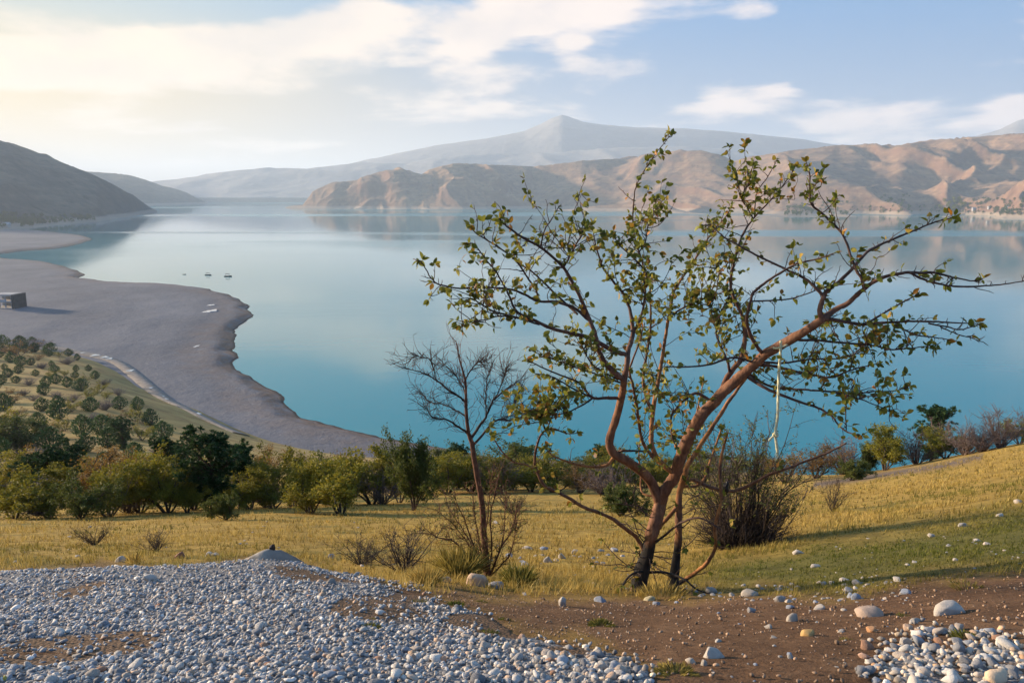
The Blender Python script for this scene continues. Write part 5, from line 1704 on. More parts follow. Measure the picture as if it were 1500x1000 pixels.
def build_tree():
    rng = np.random.default_rng(77)
    root = bpy.data.objects.new("fruit_tree", None)
    COL.objects.link(root)
    base = hit([960], [872])[0]
    root.location = base
    tag(root, "large sprawling half-leafless tree with two blackened trunks in the foreground", "tree")
    limbs, key = [], {}
    leaf_sites = []
    for i, (name, par, pts, dd, rust, leafy) in enumerate(BR):
        L = Limb()
        arr = np.array(pts, float)
        if par is None:
            d0 = TREE_D if name == T1 else TREE_D + 0.02
        else:
            pl = limbs[key.get(par, par)] if isinstance(par, str) else limbs[par]
            k = np.argmin((pl.px - arr[0, 0]) ** 2 + (pl.py - arr[0, 1]) ** 2)
            d0 = pl.depth[k]
        seg = np.concatenate([[0], np.cumsum(np.hypot(np.diff(arr[:, 0]), np.diff(arr[:, 1])))])
        t = seg / seg[-1]
        dep = d0 + dd * (t ** 1.2) + 0.05 * np.sin(t * 7 + i) * (t > 0)
        w = np.array([P(a, b, c) for a, b, c in zip(arr[:, 0], arr[:, 1], dep)])
        n = max(8, int(seg[-1] / 5))
        L.path = spline(w, n)
        jit = np.cumsum(rng.normal(size=(n, 3)), 0)
        jit -= np.linspace(0, 1, n)[:, None] * jit[-1]
        L.path = L.path + jit * 0.0018
        L.r = spline(np.stack([arr[:, 2], arr[:, 2] * 0, arr[:, 2] * 0], 1), n)[:, 0].clip(0.6) * R_PX
        L.r *= 0.8 if name == T2 else 1.0
        L.r *= 1 + 0.05 * rng.normal(size=n)
        q = pix(*L.path.T)
        L.px, L.py, L.depth = q[0], q[1], L.path[:, 1]
        L.rust, L.leafy, L.name = rust, leafy, name
        if name in (T1, T2):
            key[name] = i
        limbs.append(L)

    def finish(mb, extra, nm):
        me = mb.mesh(nm)
        me.transform(__import__("mathutils").Matrix.Translation(-Vector(base)))
        n = len(me.vertices)
        for kx, kv in extra.items():
            attr(me, kx, np.broadcast_to(np.concatenate(kv) if isinstance(kv, list) else kv, (n,)))
        me.materials.append(BARK)
        return obj(nm, me, None, root)

    def twig(mb, thin, p0, d, ln, r0, leafy, lvl):
        n = 5 if ln < 0.12 else 8
        p, dd = wobble_path(p0, d, ln, n, rng, 0.5, 0.12)
        mb.tube(p, np.linspace(r0, r0 * 0.5, n), 4)
        thin.append(np.full(n * 4 + 1, 1.0))
        if lvl < 2:
            for s in range(int(ln / 0.055)):
                k = rng.integers(1, n)
                dd2 = unit(unit(p[min(k + 1, n - 1)] - p[k - 1]) * 0.5 + rng.normal(size=3) * 0.8 + np.array([0, 0, 0.25]))
                if ln > 0.25 and rng.random() < 0.30:
                    twig(mb, thin, p[k], dd2, rng.uniform(0.06, 0.2), r0 * 0.7, leafy, lvl + 1)
                else:
                    p2, d3 = wobble_path(p[k], dd2, rng.uniform(0.010, 0.035), 3, rng, 0.3)
                    mb.tube(p2, [r0 * 0.62, r0 * 0.5, r0 * 0.45], 3)
                    thin.append(np.full(10, 1.0))
                    if rng.random() < leafy * 1.1:
                        leaf_sites.append((p2[-1], d3, rng.integers(1, 4)))
        if rng.random() < 0.25 + leafy * 0.8:
            leaf_sites.append((p[-1], dd, rng.integers(2, 5)))

    for L in limbs:
        mb = MB()
        sides = 14 if L.r[0] > 0.06 else 10 if L.r[0] > 0.02 else 7
        mb.tube(L.path, L.r, sides)
        nb = len(L.path) * sides + 1
        rr = np.concatenate([np.repeat(L.r, sides), [L.r[-1]]])
        thin = [np.clip((0.018 - rr) / 0.010, 0, 1) * (1 - 0.75 * L.rust)]
        pv = np.concatenate(mb.v)
        if L.name in (T1, T2):                                  # buttresses, knots and flutes in the trunks
            ang = np.tile(np.linspace(0, 2 * math.pi, sides, endpoint=False), len(L.path))
            kz = np.repeat(np.linspace(0, 1, len(L.path)), sides)
            f = 1 + 0.10 * np.sin(3 * ang + 5 * kz) + 0.14 * fbm(ang * 1.2, kz * 9, 3, 91) + 0.25 * np.exp(-kz * 16) * (0.6 + 0.6 * np.sin(4 * ang))
            ctr = np.repeat(L.path, sides, 0)
            v = mb.v[0].copy()
            v[:-1] = ctr + (v[:-1] - ctr) * f[:, None]
            mb.v[0] = v
        length = np.linalg.norm(np.diff(L.path, axis=0), axis=1).sum()
        if L.name not in (T1, T2, "limb"):
            nsp = int(length / (0.034 if L.leafy > 0.02 or L.name == "branch" else 0.10))
            for s in range(nsp):
                k = rng.integers(1, len(L.path))
                if L.r[k] > 0.017:
                    continue
                tan = unit(L.path[min(k + 1, len(L.path) - 1)] - L.path[k - 1])
                out = unit(np.cross(tan, rng.normal(size=3)))
                d = unit(tan * 0.55 + out * 0.9 + np.array([0, 0, 0.25]))
                p0 = L.path[k] + out * L.r[k] * 0.6
                u = rng.random()
                if u < 0.16 + 0.16 * L.leafy:
                    twig(mb, thin, p0, d, rng.uniform(0.12, 0.36) * (0.7 + 0.5 * L.leafy) * (1.1 - 0.85 * k / len(L.path)), 0.0034, L.leafy, 0)
                else:
                    p2, d3 = wobble_path(p0, d, rng.uniform(0.012, 0.05), 3, rng, 0.3)
                    mb.tube(p2, [0.0034, 0.0028, 0.0022], 3)
                    thin.append(np.full(10, 1.0))
                    if rng.random() < L.leafy * 1.5:
                        leaf_sites.append((p2[-1], d3, rng.integers(1, 5)))
            tipd = unit(L.path[-1] - L.path[-3])
            if L.leafy > 0.04:
                leaf_sites.append((L.path[-1], tipd, 4))
                leaf_sites.append((L.path[-3], tipd, 3))
        zz = np.concatenate(mb.v)[:, 2] - base[2]
        char = np.clip(1.05 - zz / 0.62, 0, 1) if L.name in (T1, T2) else np.where(zz < 0.45, 0.55, 0.0) * (1 - L.rust)
        finish(mb, {"rust": np.full(mb.n, L.rust), "thin": thin, "char": char}, "trunk" if L.name in (T1, T2) else "branch")
    # fine dead suckers round the foot and inside the crown
    for i in range(34):
        mb, thin = MB(), []
        L = limbs[0] if i % 3 else limbs[1]
        k = rng.integers(0, int(len(L.path) * (0.85 if i % 3 else 0.3)))
        a = rng.uniform(0, 2 * math.pi)
        twig(mb, thin, L.path[k], (math.cos(a), math.sin(a) * 0.8, rng.uniform(-0.25, 0.7)), rng.uniform(0.2, 0.62), 0.0052, 0.0, 0)
        finish(mb, {"rust": np.zeros(mb.n), "thin": thin, "char": np.full(mb.n, 0.30)}, "dead_twig")
    # leafy sprays filling the middle of the crown
    fill = [l for l in limbs if l.leafy >= 0.35]
    for i in range(270):
        L = fill[rng.integers(len(fill))]
        mb, thin = MB(), []
        k = rng.integers(int(len(L.path) * 0.25), int(len(L.path) * 0.92))
        twig(mb, thin, L.path[k], (rng.normal() * 0.6, rng.normal() * 0.6, rng.uniform(0.1, 1.1)), rng.uniform(0.24, 0.56) * (1.15 - 0.85 * k / len(L.path)), 0.0038, min(1.0, L.leafy + 0.1), 0)
        finish(mb, {"rust": np.zeros(mb.n), "thin": thin, "char": np.zeros(mb.n)}, "twig")

    # ---- leaves
    def leaf_shape(seed):
        r = np.random.default_rng(seed)
        t = np.array([0.0, 0.22, 0.5, 0.78, 1.0])
        w = np.array([0.02, 0.24, 0.30, 0.19, 0.0]) * r.uniform(0.85, 1.15)
        curl, fold = r.uniform(0.05, 0.45), r.uniform(0.15, 0.5)
        V = []
        for a, b in zip(t, w):
            z = -curl * a * a * 0.6
            V += [(-b, a, z + abs(b) * fold), (0, a, z), (b, a, z + abs(b) * fold)]
        V = np.array(V)
        F_ = []
        for s in range(4):
            for c in range(2):
                i0 = s * 3 + c
                F_.append((i0, i0 + 1, i0 + 4, i0 + 3))
        return V, np.array(F_)
    shapes = [leaf_shape(s) for s in range(6)]
    m, g, out = new_mat("tree leaves")
    c = attribute(g, "hue", False)
    n = g.noise(g.n("ShaderNodeTexCoord").outputs["Object"], 40.0, 4, 0.6)
    c = g.mix(g.math("MULTIPLY", g.smooth(n, 0.55, 0.75), 0.4), c, (0.20, 0.10, 0.025))
    p = principled(g, None, c, 0.55, None, 0.35)
    tr = g.n("ShaderNodeBsdfTranslucent")
    g.set(tr.inputs[0], g.mix(0.5, c, (0.26, 0.24, 0.04)))
    mx = g.n("ShaderNodeMixShader")
    mx.inputs[0].default_value = 0.35
    g.t.links.new(p.outputs[0], mx.inputs[1])
    g.t.links.new(tr.outputs[0], mx.inputs[2])
    g.t.links.new(mx.outputs[0], out.inputs[0])
    HUES = np.array([[0.14, 0.165, 0.020], [0.085, 0.110, 0.018], [0.21, 0.22, 0.024], [0.29, 0.25, 0.030], [0.36, 0.23, 0.03], [0.42, 0.16, 0.02], [0.24, 0.10, 0.025]])
    HP = np.array([0.28, 0.22, 0.22, 0.13, 0.07, 0.05, 0.03])
    leaves = []
    for p0, d, cnt in leaf_sites:
        for _ in range(int(cnt)):
            a = unit(d * 0.5 + rng.normal(size=3) * 0.75 + np.array([0, 0, -0.1]))
            s = unit(np.cross(a, rng.normal(size=3)))
            nrm = np.cross(s, a)
            if nrm[2] < 0 and rng.random() < 0.7:
                s, nrm = -s, -nrm
            leaves.append((p0 + a * 0.004, s, a, nrm, rng.uniform(0.032, 0.064), rng.integers(6), rng.choice(len(HUES), p=HP)))
    print("leaves", len(leaves))
    idx = np.argsort([-(l[4] / l[0][1]) for l in leaves])
    protos = {}
    for k in idx[:300]:
        p0, s, a, nrm, size, sh, hu = leaves[k]
        if (sh, hu) not in protos:
            V, F_ = shapes[sh]
            me = mesh_np("leaf", V, F_, True)
            attr_col(me, "hue", np.repeat(HUES[hu][None], len(V), 0))
            me.materials.append(m)
            protos[(sh, hu)] = me
        o = bpy.data.objects.new("leaf", protos[(sh, hu)])
        COL.objects.link(o)
        o.parent = root
        M = np.eye(4)
        M[:3, 0], M[:3, 1], M[:3, 2], M[:3, 3] = s * size, a * size, nrm * size, p0 - base
        o.matrix_local = __import__("mathutils").Matrix(M.tolist())
    Vs, Fs, Hs, off = [], [], [], 0
    for k in idx[300:]:
        p0, s, a, nrm, size, sh, hu = leaves[k]
        V, F_ = shapes[sh]
        Vs.append((V[:, :1] * s + V[:, 1:2] * a + V[:, 2:3] * nrm) * size + p0 - base)
        Fs.append(F_ + off)
        Hs.append(np.repeat((HUES[hu] * rng.uniform(0.8, 1.2))[None], len(V), 0))
        off += len(V)
    me = mesh_np("foliage", np.concatenate(Vs), np.concatenate(Fs), True)
    attr_col(me, "hue", np.concatenate(Hs))
    kind(obj("foliage", me, m, root), "stuff")
    return root, limbs, m


tree, LIMBS, TREE_LEAF = build_tree()


def limb_depth(px, py):
    best = min(((np.min((L.px - px) ** 2 + (L.py - py) ** 2), L.depth[np.argmin((L.px - px) ** 2 + (L.py - py) ** 2)]) for L in LIMBS[:58]), key=lambda t: t[0])
    return float(best[1])


def build_rope():
    d = limb_depth(1142, 505) - 0.07
    rng = np.random.default_rng(4)
    m, g, out = new_mat("pale yellow rope")
    n = g.noise(g.n("ShaderNodeTexCoord").outputs["Object"], 160.0, 4, 0.6)
    principled(g, out, g.ramp(n, [(0.3, (0.50, 0.47, 0.27)), (0.7, (0.80, 0.77, 0.52))]), 0.9, bump(g, n, 0.5, 0.003), 0.2)
    path = spline([P(1144, 499, d), P(1143, 520, d), P(1141, 545, d), P(1140, 580, d), P(1139, 610, d), P(1136, 632, d), P(1137, 648, d), P(1139, 662, d)], 90)
    o0 = path[-1].copy()
    root = bpy.data.objects.new("rope", None)
    COL.objects.link(root)
    root.location = o0
    tag(root, "pale yellow frayed rope hanging from the right limb of the big tree", "rope")
    for s in range(3):                                          # three twisted strands
        ph = np.linspace(0, 38, 90) + s * 2.09
        q = path + np.stack([np.cos(ph), np.sin(ph), np.zeros(90)], 1) * 0.0042 - o0
        mb = MB()
        mb.tube(q, np.full(90, 0.0058) * (1 + 0.25 * rng.random(90)), 6)
        obj("strand", mb.mesh("strand"), m, root)
    mb = MB()
    ring = [np.array([math.cos(a) * 0.064, math.sin(a) * 0.062, 0.03 * math.cos(a)]) + P(1146, 504, d + 0.07) - o0 for a in np.linspace(0, 6.3, 24)]
    mb.tube(ring, np.full(24, 0.008), 6)
    obj("loop", mb.mesh("loop"), m, root)
    mb = MB()
    kn = P(1136, 636, d) - o0
    mb.tube([kn + np.array([math.cos(a) * 0.016, math.sin(a) * 0.016, 0.012 * math.sin(2 * a)]) for a in np.linspace(0, 12.6, 40)], np.full(40, 0.008), 6)
    e, _ = wobble_path(kn, (-0.6, 0, -0.9), 0.07, 8, rng, 0.4)
    mb.tube(e, np.linspace(0.008, 0.010, 8), 6)
    obj("knot", mb.mesh("knot"), m, root)
    mb = MB()
    for s in range(16):
        e, _ = wobble_path(rng.normal(size=3) * 0.004, (rng.normal() * 0.35, rng.normal() * 0.35, -1), rng.uniform(0.02, 0.055), 4, rng, 0.3)
        mb.tube(e, np.full(4, 0.0016), 3)
    obj("frayed_end", mb.mesh("frayed_end"), m, root)


build_rope()


def build_scrap():
    d = limb_depth(1066, 716) - 0.02
    rng = np.random.default_rng(9)
    v, f = ICO2
    w = v * (1 + 0.5 * fbm(v[:, 0] * 2 + 3, v[:, 1] * 2 + v[:, 2] * 1.7, 4, 8))[:, None] * np.array([0.022, 0.022, 0.062])
    m, g, out = new_mat("black plastic")
    principled(g, out, (0.012, 0.012, 0.016), 0.45, None, 0.5)
    tag(obj("plastic_scrap", mesh_np("plastic_scrap", w, f, False), m, None, P(1064, 714, d)), "black plastic scrap snagged on the low right branch", "scrap")


build_scrap()

# ---------------------------------------------------------------- bare sapling left of the tree
SAP = [
    (None, [(714, 842, 8), (710, 800, 7), (708, 766, 6.5), (705, 728, 6), (697, 682, 5.5), (693, 652, 5), (686, 633, 4), (682, 590, 3), (680, 557, 2.3), (674, 532, 1.6), (668, 500, 0.8)], 0.0),
    (0, [(682, 591, 2.4), (663, 574, 2), (640, 559, 1.6), (617, 546, 1.2), (589, 538, 0.7)], -0.25), (1, [(640, 559, 1.3), (629, 530, 1), (606, 523, 0.6)], -0.1),
    (0, [(686, 636, 2.4), (663, 618, 1.9), (636, 610, 1.3), (622, 596, 0.7)], -0.3), (0, [(690, 642, 3), (712, 610, 2.4), (724, 584, 1.9), (743, 568, 1.4), (762, 556, 0.8)], 0.2),
    (0, [(694, 650, 2.6), (724, 618, 2), (754, 614, 1.5), (782, 597, 0.8)], -0.2), (4, [(712, 610, 1.7), (716, 572, 1.3), (720, 538, 0.7)], 0.1), (0, [(680, 560, 1.6), (693, 534, 1.2), (712, 530, 0.7)], 0.2),
    (0, [(683, 610, 1.8), (660, 596, 1.4), (634, 590, 1), (612, 574, 0.6)], 0.3), (0, [(681, 575, 1.5), (668, 552, 1.1), (648, 530, 0.6)], 0.2), (4, [(724, 586, 1.3), (736, 552, 0.9), (742, 540, 0.6)], -0.15), (5, [(738, 616, 1.3), (752, 596, 1), (760, 574, 0.6)], 0.2),
    # reddish shoots from the foot
    (None, [(716, 842, 4.5), (690, 818, 3.5), (665, 794, 2.6), (640, 786, 2), (621, 772, 1)], -0.2), (None, [(714, 842, 4), (696, 800, 3), (680, 760, 2.2), (664, 726, 1.2)], -0.3),
    (None, [(715, 842, 4), (702, 800, 3), (694, 750, 2.2), (690, 712, 1.2)], 0.2), (None, [(717, 842, 4), (722, 800, 3.2), (720, 750, 2.6), (730, 700, 1.4)], 0.15),
    (None, [(719, 842, 4), (734, 806, 3.2), (752, 770, 2.4), (758, 730, 1.2)], 0.1), (None, [(718, 842, 3.6), (728, 812, 2.8), (736, 772, 2), (742, 718, 1)], -0.2),
    (None, [(716, 842, 3.6), (700, 812, 2.8), (674, 772, 2), (654, 738, 1)], 0.2), (None, [(720, 842, 3.4), (742, 820, 2.6), (752, 796, 1.8), (756, 770, 1)], -0.25),
    (None, [(713, 842, 3.2), (690, 806, 2.4), (662, 768, 1.6), (640, 748, 0.9)], -0.1), (None, [(717, 842, 3.4), (712, 800, 2.8), (716, 740, 2), (722, 690, 1)], -0.3),
]


def build_sapling():
    rng = np.random.default_rng(12)
    base = hit([715], [846])[0]
    D0 = base[1]
    root = bpy.data.objects.new("bare_sapling", None)
    COL.objects.link(root)
    root.location = base
    tag(root, "leafless sapling with reddish shoots at its foot, left of the big tree", "tree")
    limbs = []
    for i, (par, pts, dd) in enumerate(SAP):
        arr = np.array(pts, float)
        d0 = D0 if par is None else limbs[par][1][np.argmin((limbs[par][2] - arr[0, 0]) ** 2 + (limbs[par][3] - arr[0, 1]) ** 2)]
        t = np.linspace(0, 1, len(arr))
        w = spline([P(a, b, d0 + dd * k) for (a, b, _), k in zip(arr, t)], 26)
        jit = np.cumsum(rng.normal(size=(26, 3)), 0)
        w += (jit - np.linspace(0, 1, 26)[:, None] * jit[-1]) * 0.0035
        r = np.interp(np.linspace(0, 1, 26), t, arr[:, 2]) * D0 / F_PX * (0.78 if i == 0 else 0.75 if par is not None else 0.42)
        q = pix(*w.T)
        limbs.append((w, w[:, 1], q[0], q[1]))
        mb, lv = MB(), MB()
        mb.tube(w - base, r, 8 if r[0] > 0.02 else 6)
        shoot = par is None and i > 0
        for s in range(36 if not shoot else 30):
            k = rng.integers(4 if i else 14, 26)
            tan = unit(w[min(k + 1, 25)] - w[k - 1])
            d = unit(tan * 0.8 + rng.normal(size=3) * 0.55 + np.array([0, 0, 0.2]))
            p2, d2 = wobble_path(w[k] - base, d, rng.uniform(0.04, 0.26), 6, rng, 0.4, 0.1)
            mb.tube(p2, np.linspace(0.0026, 0.0013, 6), 4)
            for z in range(3):
                p3, _ = wobble_path(p2[rng.integers(1, 6)], unit(d2 + rng.normal(size=3) * 0.7), rng.uniform(0.02, 0.10), 3, rng, 0.3)
                mb.tube(p3, [0.0019, 0.0015, 0.0012], 3)
            if shoot:
                c = p2[rng.integers(1, 6, 4)] + rng.normal(size=(4, 3)) * 0.012
                lv.cards(c, rng.normal(size=(4, 3)), rng.uniform(0.018, 0.034, 4), rng, 0.45)
        obj("stem" if shoot or i == 0 else "branch", mb.mesh("stem"), BARK_RED if (shoot or i == 0) else BARK_DARK, root)
        if lv.n:
            obj("leaves", lv.mesh("leaves", False), LEAF_BUSH, root)


build_sapling()


def build_fan_bush():
    """big many-stemmed bush right of the tree"""
    rng = np.random.default_rng(21)
    base = hit([1084], [800])[0]
    k = base[1] / F_PX
    root = bpy.data.objects.new("many_stemmed_bush", None)
    COL.objects.link(root)
    root.location = base
    tag(root, "big grey many-stemmed bush with sparse leaves behind the big tree", "bush")
    lv = MB()
    for s in range(96):
        mb = MB()
        tx = rng.uniform(-1, 1)
        lean = tx * 0.75 * rng.uniform(0.5, 1.1)
        ln = (215 - 60 * abs(tx) + 20 * rng.normal()) * k * rng.uniform(0.6, 1.08) * (1.0 if tx < 0.35 else 0.85)
        p, d = wobble_path((tx * 0.20 + rng.normal() * 0.04, rng.normal() * 0.16, -0.05), (lean, rng.normal() * 0.35, 1), ln, 10, rng, 0.28, 0.25)
        mb.tube(p, np.linspace(0.011, 0.003, 10) * rng.uniform(0.7, 1.3), 5, rng.uniform(0, 0.7))
        for b in range(11):
            j = rng.integers(2, 10)
            p2, d2 = wobble_path(p[j], unit(d + rng.normal(size=3) * 0.55), rng.uniform(0.15, 0.45), 6, rng, 0.4, 0.25)
            mb.tube(p2, np.linspace(0.0040, 0.0018, 6), 3, rng.uniform(0.2, 1))
            for z in range(3):
                p3, d3 = wobble_path(p2[rng.integers(1, 6)], unit(d2 + rng.normal(size=3) * 0.7), rng.uniform(0.05, 0.16), 3, rng, 0.3)
                mb.tube(p3, [0.0022, 0.0018, 0.0013], 3, rng.uniform(0.3, 1))
                if p3[-1][2] > 0.75 and rng.random() < 0.7:
                    c = p3[rng.integers(0, 3, 3)] + rng.normal(size=(3, 3)) * 0.02
                    lv.cards(c, rng.normal(size=(3, 3)), rng.uniform(0.028, 0.052, 3), rng, 0.5)
        obj("stem", mb.mesh("stem"), TWIG_PURPLE if s % 5 == 0 else BARK_DARK, root)
    mb = MB()
    for s in range(1100):                                       # the dense dead twigs at its foot
        a = rng.uniform(0, 2 * math.pi)
        r = rng.uniform(0.05, 0.75)
        p, d = wobble_path((math.cos(a) * r * 0.4, math.sin(a) * r * 0.3, 0.0), (math.cos(a) * 1.1, math.sin(a) * 0.8, rng.uniform(0.25, 1.1)), rng.uniform(0.25, 0.7), 5, rng, 0.5, 0.2)
        mb.tube(p, np.linspace(0.0045, 0.002, 5), 3, rng.random())
    obj("dead_twigs", mb.mesh("dead_twigs"), BARK_DARK, root)
    kind(obj("leaves", lv.mesh("leaves", False), LEAF_BUSH, root), "stuff")


build_fan_bush()

# ---------------------------------------------------------------- far small things
HULL_M, hg, ho = new_mat("dark boat hull")
principled(hg, ho, hg.mix(hg.noise(None, 4.0), (0.03, 0.028, 0.028), (0.07, 0.06, 0.055)), 0.6)
CANVAS_M, hg, ho = new_mat("boat canopy")
principled(hg, ho, hg.mix(hg.noise(None, 6.0), (0.05, 0.045, 0.045), (0.10, 0.09, 0.085)), 0.8)


def boat(px, py, length, label, canopy):
    q = on_level(px, py, WATER_Z)
    root = bpy.data.objects.new("boat", None)
    COL.objects.link(root)
    root.location = q
    root.rotation_euler[2] = random.uniform(-0.3, 0.3)
    tag(root, label, "boat", None)
    st = np.linspace(-0.5, 0.5, 13)
    V = []
    for s in st:
        w = 0.19 * (1 - max(0.0, (s - 0.05) / 0.45) ** 2.2) * (1 if s > -0.45 else 0.88)
        sheer = 0.10 + 0.07 * max(0, s) ** 1.5 * 3
        V += [(s, -w, sheer), (s, -w * 0.75, 0.0), (s, 0, -0.05), (s, w * 0.75, 0.0), (s, w, sheer), (s, w * 0.82, sheer - 0.03), (s, 0, 0.03), (s, -w * 0.82, sheer - 0.03)]
    V = np.array(V) * length
    i = np.arange(13 * 8).reshape(13, 8)
    j = np.roll(i, -1, 1)
    Q = np.stack([i[:-1], j[:-1], j[1:], i[1:]], -1).reshape(-1, 4)
    Q = np.concatenate([Q, [[i[0, 0], i[0, 1], i[0, 3], i[0, 4]]]])
    obj("hull", mesh_np("hull", V, Q, False), HULL_M, root)
    mb = MB()
    for s in (-0.2, 0.1):
        mb.add(np.array([(s + a, b * 0.16, 0.075 + c) for a in (0, 0.06) for b in (-1, 1) for c in (0, 0.015)]) * length, [(0, 1, 3, 2), (4, 6, 7, 5), (0, 4, 5, 1), (2, 3, 7, 6), (0, 2, 6, 4), (1, 5, 7, 3)])
    obj("bench", mb.mesh("bench", False), HULL_M, root)
    if canopy:
        mb = MB()
        for a in (-0.28, 0.18):
            for b in (-0.15, 0.15):
                mb.tube(np.array([(a, b, 0.08), (a, b, 0.36)]) * length, np.array([0.008, 0.008]) * length, 5)
        obj("posts", mb.mesh("posts"), HULL_M, root)
        xs, ys = np.linspace(-0.32, 0.22, 7), np.linspace(-0.18, 0.18, 7)
        X, Y = np.meshgrid(xs, ys, indexing="ij")
        obj("canopy", mesh_np("canopy", np.stack([X, Y, 0.40 - 1.6 * Y ** 2], -1).reshape(-1, 3) * length, grid_faces(7, 7)), CANVAS_M, root)


boat(334, 405, 7.0, "rightmost of three dark boats moored off the beach", True)
boat(305, 403, 6.2, "middle one of three dark boats off the beach", True)
boat(270, 402, 3.4, "leftmost and smallest of three dark boats off the beach", False)


def build_puddles():
    m, g, out = new_mat("puddle water with painted sky")
    principled(g, out, (0.45, 0.45, 0.45), 0.08, None, 0.8)  # whitish base paints the bright sky's reflection into the water
    spots = [(116, 519, 6), (131, 523, 10), (144, 526, 9), (153, 527, 8), (190, 544, 9), (222, 569, 5), (236, 582, 7), (243, 588, 5), (290, 618, 8)]
    names = ["puddle farthest along the dirt road", "long puddle near the far end of the road", "puddle beside the long far puddle", "puddle at the bend of the dirt road", "puddle just below the road bend", "tiny puddle halfway down the road",
             "puddle in the middle of the road", "small puddle touching the middle one", "puddle at the near end of the road"]
    for k, ((px, py, w), lb) in enumerate(zip(spots, names)):
        q = shore_ground(px, py)
        d = np.hypot(ROAD_C[:, 0] - q[0], ROAD_C[:, 1] - q[1])
        j = int(np.argmin(d))
        x, y = ROAD_C[j, 0], ROAD_C[j, 1]
        z = max(float(beach_z(np.array([x]), np.array([y]))[0]), float(ground_z(x, y)[0])) + 0.52
        a = np.linspace(0, 2 * math.pi, 25)[:-1]
        r = 1 + 0.3 * np.sin(3 * a + k) + 0.12 * np.sin(7 * a)
        s = w * y / F_PX / 2
        V = np.concatenate([np.stack([np.cos(a) * r * s, np.sin(a) * r * s * 1.3, np.zeros(24)], 1), np.stack([np.cos(a) * r * s * 1.1, np.sin(a) * r * s * 1.4, np.full(24, -0.3)], 1)])
        i = np.arange(24)
        Q = np.stack([i, (i + 1) % 24, (i + 1) % 24 + 24, i + 24], 1)
        me = bpy.data.meshes.new("puddle")
        me.from_pydata(V.tolist(), [], [list(range(24))] + Q.tolist())
        tag(obj("puddle", me, m, None, (x, y, z)), lb, "puddle")
    for px, py, w, lb in ((308, 456, 13, "bright white puddle near the tip of the beach"), (309, 447, 7, "smaller puddle behind the white one on the beach tip"), (288, 507, 6, "small pale puddle in the middle of the beach")):
        q = shore_ground(px, py)
        a = np.linspace(0, 2 * math.pi, 33)[:-1]
        r = 1 + 0.3 * np.sin(2 * a + px) + 0.2 * np.sin(5 * a + 1)
        s = w * q[1] / F_PX / 2
        V = np.stack([np.cos(a) * r * s, np.sin(a) * r * s * 2.2, np.zeros(32)], 1)
        zs = beach_z(V[:, 0] + q[0], V[:, 1] + q[1]).max()
        V = np.concatenate([V, V * 1.08 - np.array([0, 0, 1.2])])
        i = np.arange(32)
        me = bpy.data.meshes.new("puddle")
        me.from_pydata(V.tolist(), [], [list(range(32))] + np.stack([i, (i + 1) % 32, (i + 1) % 32 + 32, i + 32], 1).tolist())
        tag(obj("puddle", me, m, None, (q[0], q[1], zs + 0.05)), lb, "puddle")


build_puddles()
CUBE_Q = np.array([(0, 1, 3, 2), (4, 6, 7, 5), (0, 4, 5, 1), (2, 3, 7, 6), (0, 2, 6, 4), (1, 5, 7, 3)])


def box(mb, x0, x1, y0, y1, z0, z1):
    mb.add([(x, y, z) for x in (x0, x1) for y in (y0, y1) for z in (z0, z1)], CUBE_Q)


CONC, hg, ho = new_mat("weathered concrete")
principled(hg, ho, hg.ramp(hg.noise(None, 3.0, 5), [(0.3, (0.30, 0.29, 0.29)), (0.7, (0.48, 0.46, 0.45))]), 0.9)
DARKW, hg, ho = new_mat("dark timber")
principled(hg, ho, hg.ramp(hg.noise(None, 3.0, 5), [(0.3, (0.05, 0.045, 0.045)), (0.7, (0.10, 0.09, 0.085))]), 0.9)
ROOF, hg, ho = new_mat("pale roof")
principled(hg, ho, hg.ramp(hg.noise(None, 2.0, 5), [(0.3, (0.30, 0.32, 0.36)), (0.7, (0.5, 0.52, 0.55))]), 0.6)


def build_shell():
    q = shore_ground(9, 452)
    k = q[1] / F_PX
    root = bpy.data.objects.new("concrete_shell", None)
    COL.objects.link(root)
    root.location = (q[0], q[1], q[2] - 0.3)
    tag(root, "unfinished pale concrete building with dark side wall on the beach at left", "building")
    W, D, H = 22 * k, 12.0, 9.5
    parts = [("ground_slab", (-W, W * 0.42, -1.5, D + 1, 0, 0.7), CONC), ("floor_slab", (-W, W * 0.44, -0.3, D, H * 0.46, H * 0.54), CONC), ("roof_slab", (-W, W * 0.44, -0.3, D, H * 0.90, H), CONC),
             ("rear_wall", (-W, W * 0.42, D + 0.003, D + 0.5, 0.7, H * 0.9), CONC), ("side_wall", (W * 0.445, W * 0.62, -0.6, D + 0.8, 0, H * 0.98), DARKW), ("parapet", (-W, W * 0.1, -0.5, -0.303, H * 0.5, H * 0.66), ROOF)]
    parts += [("column", (x, x + 0.6, 0.0, 0.6, 0.7, H * 0.46), CONC) for x in (-W * 0.45, -W * 0.05, W * 0.36)]
    parts += [("column", (x, x + 0.6, 0.0, 0.6, H * 0.54, H * 0.9), CONC) for x in (-W * 0.45, -W * 0.05, W * 0.36)]
    for nm, dims, mt in parts:
        mb = MB()
        box(mb, *dims)
        obj(nm, mb.mesh(nm, False), mt, root)


build_shell()


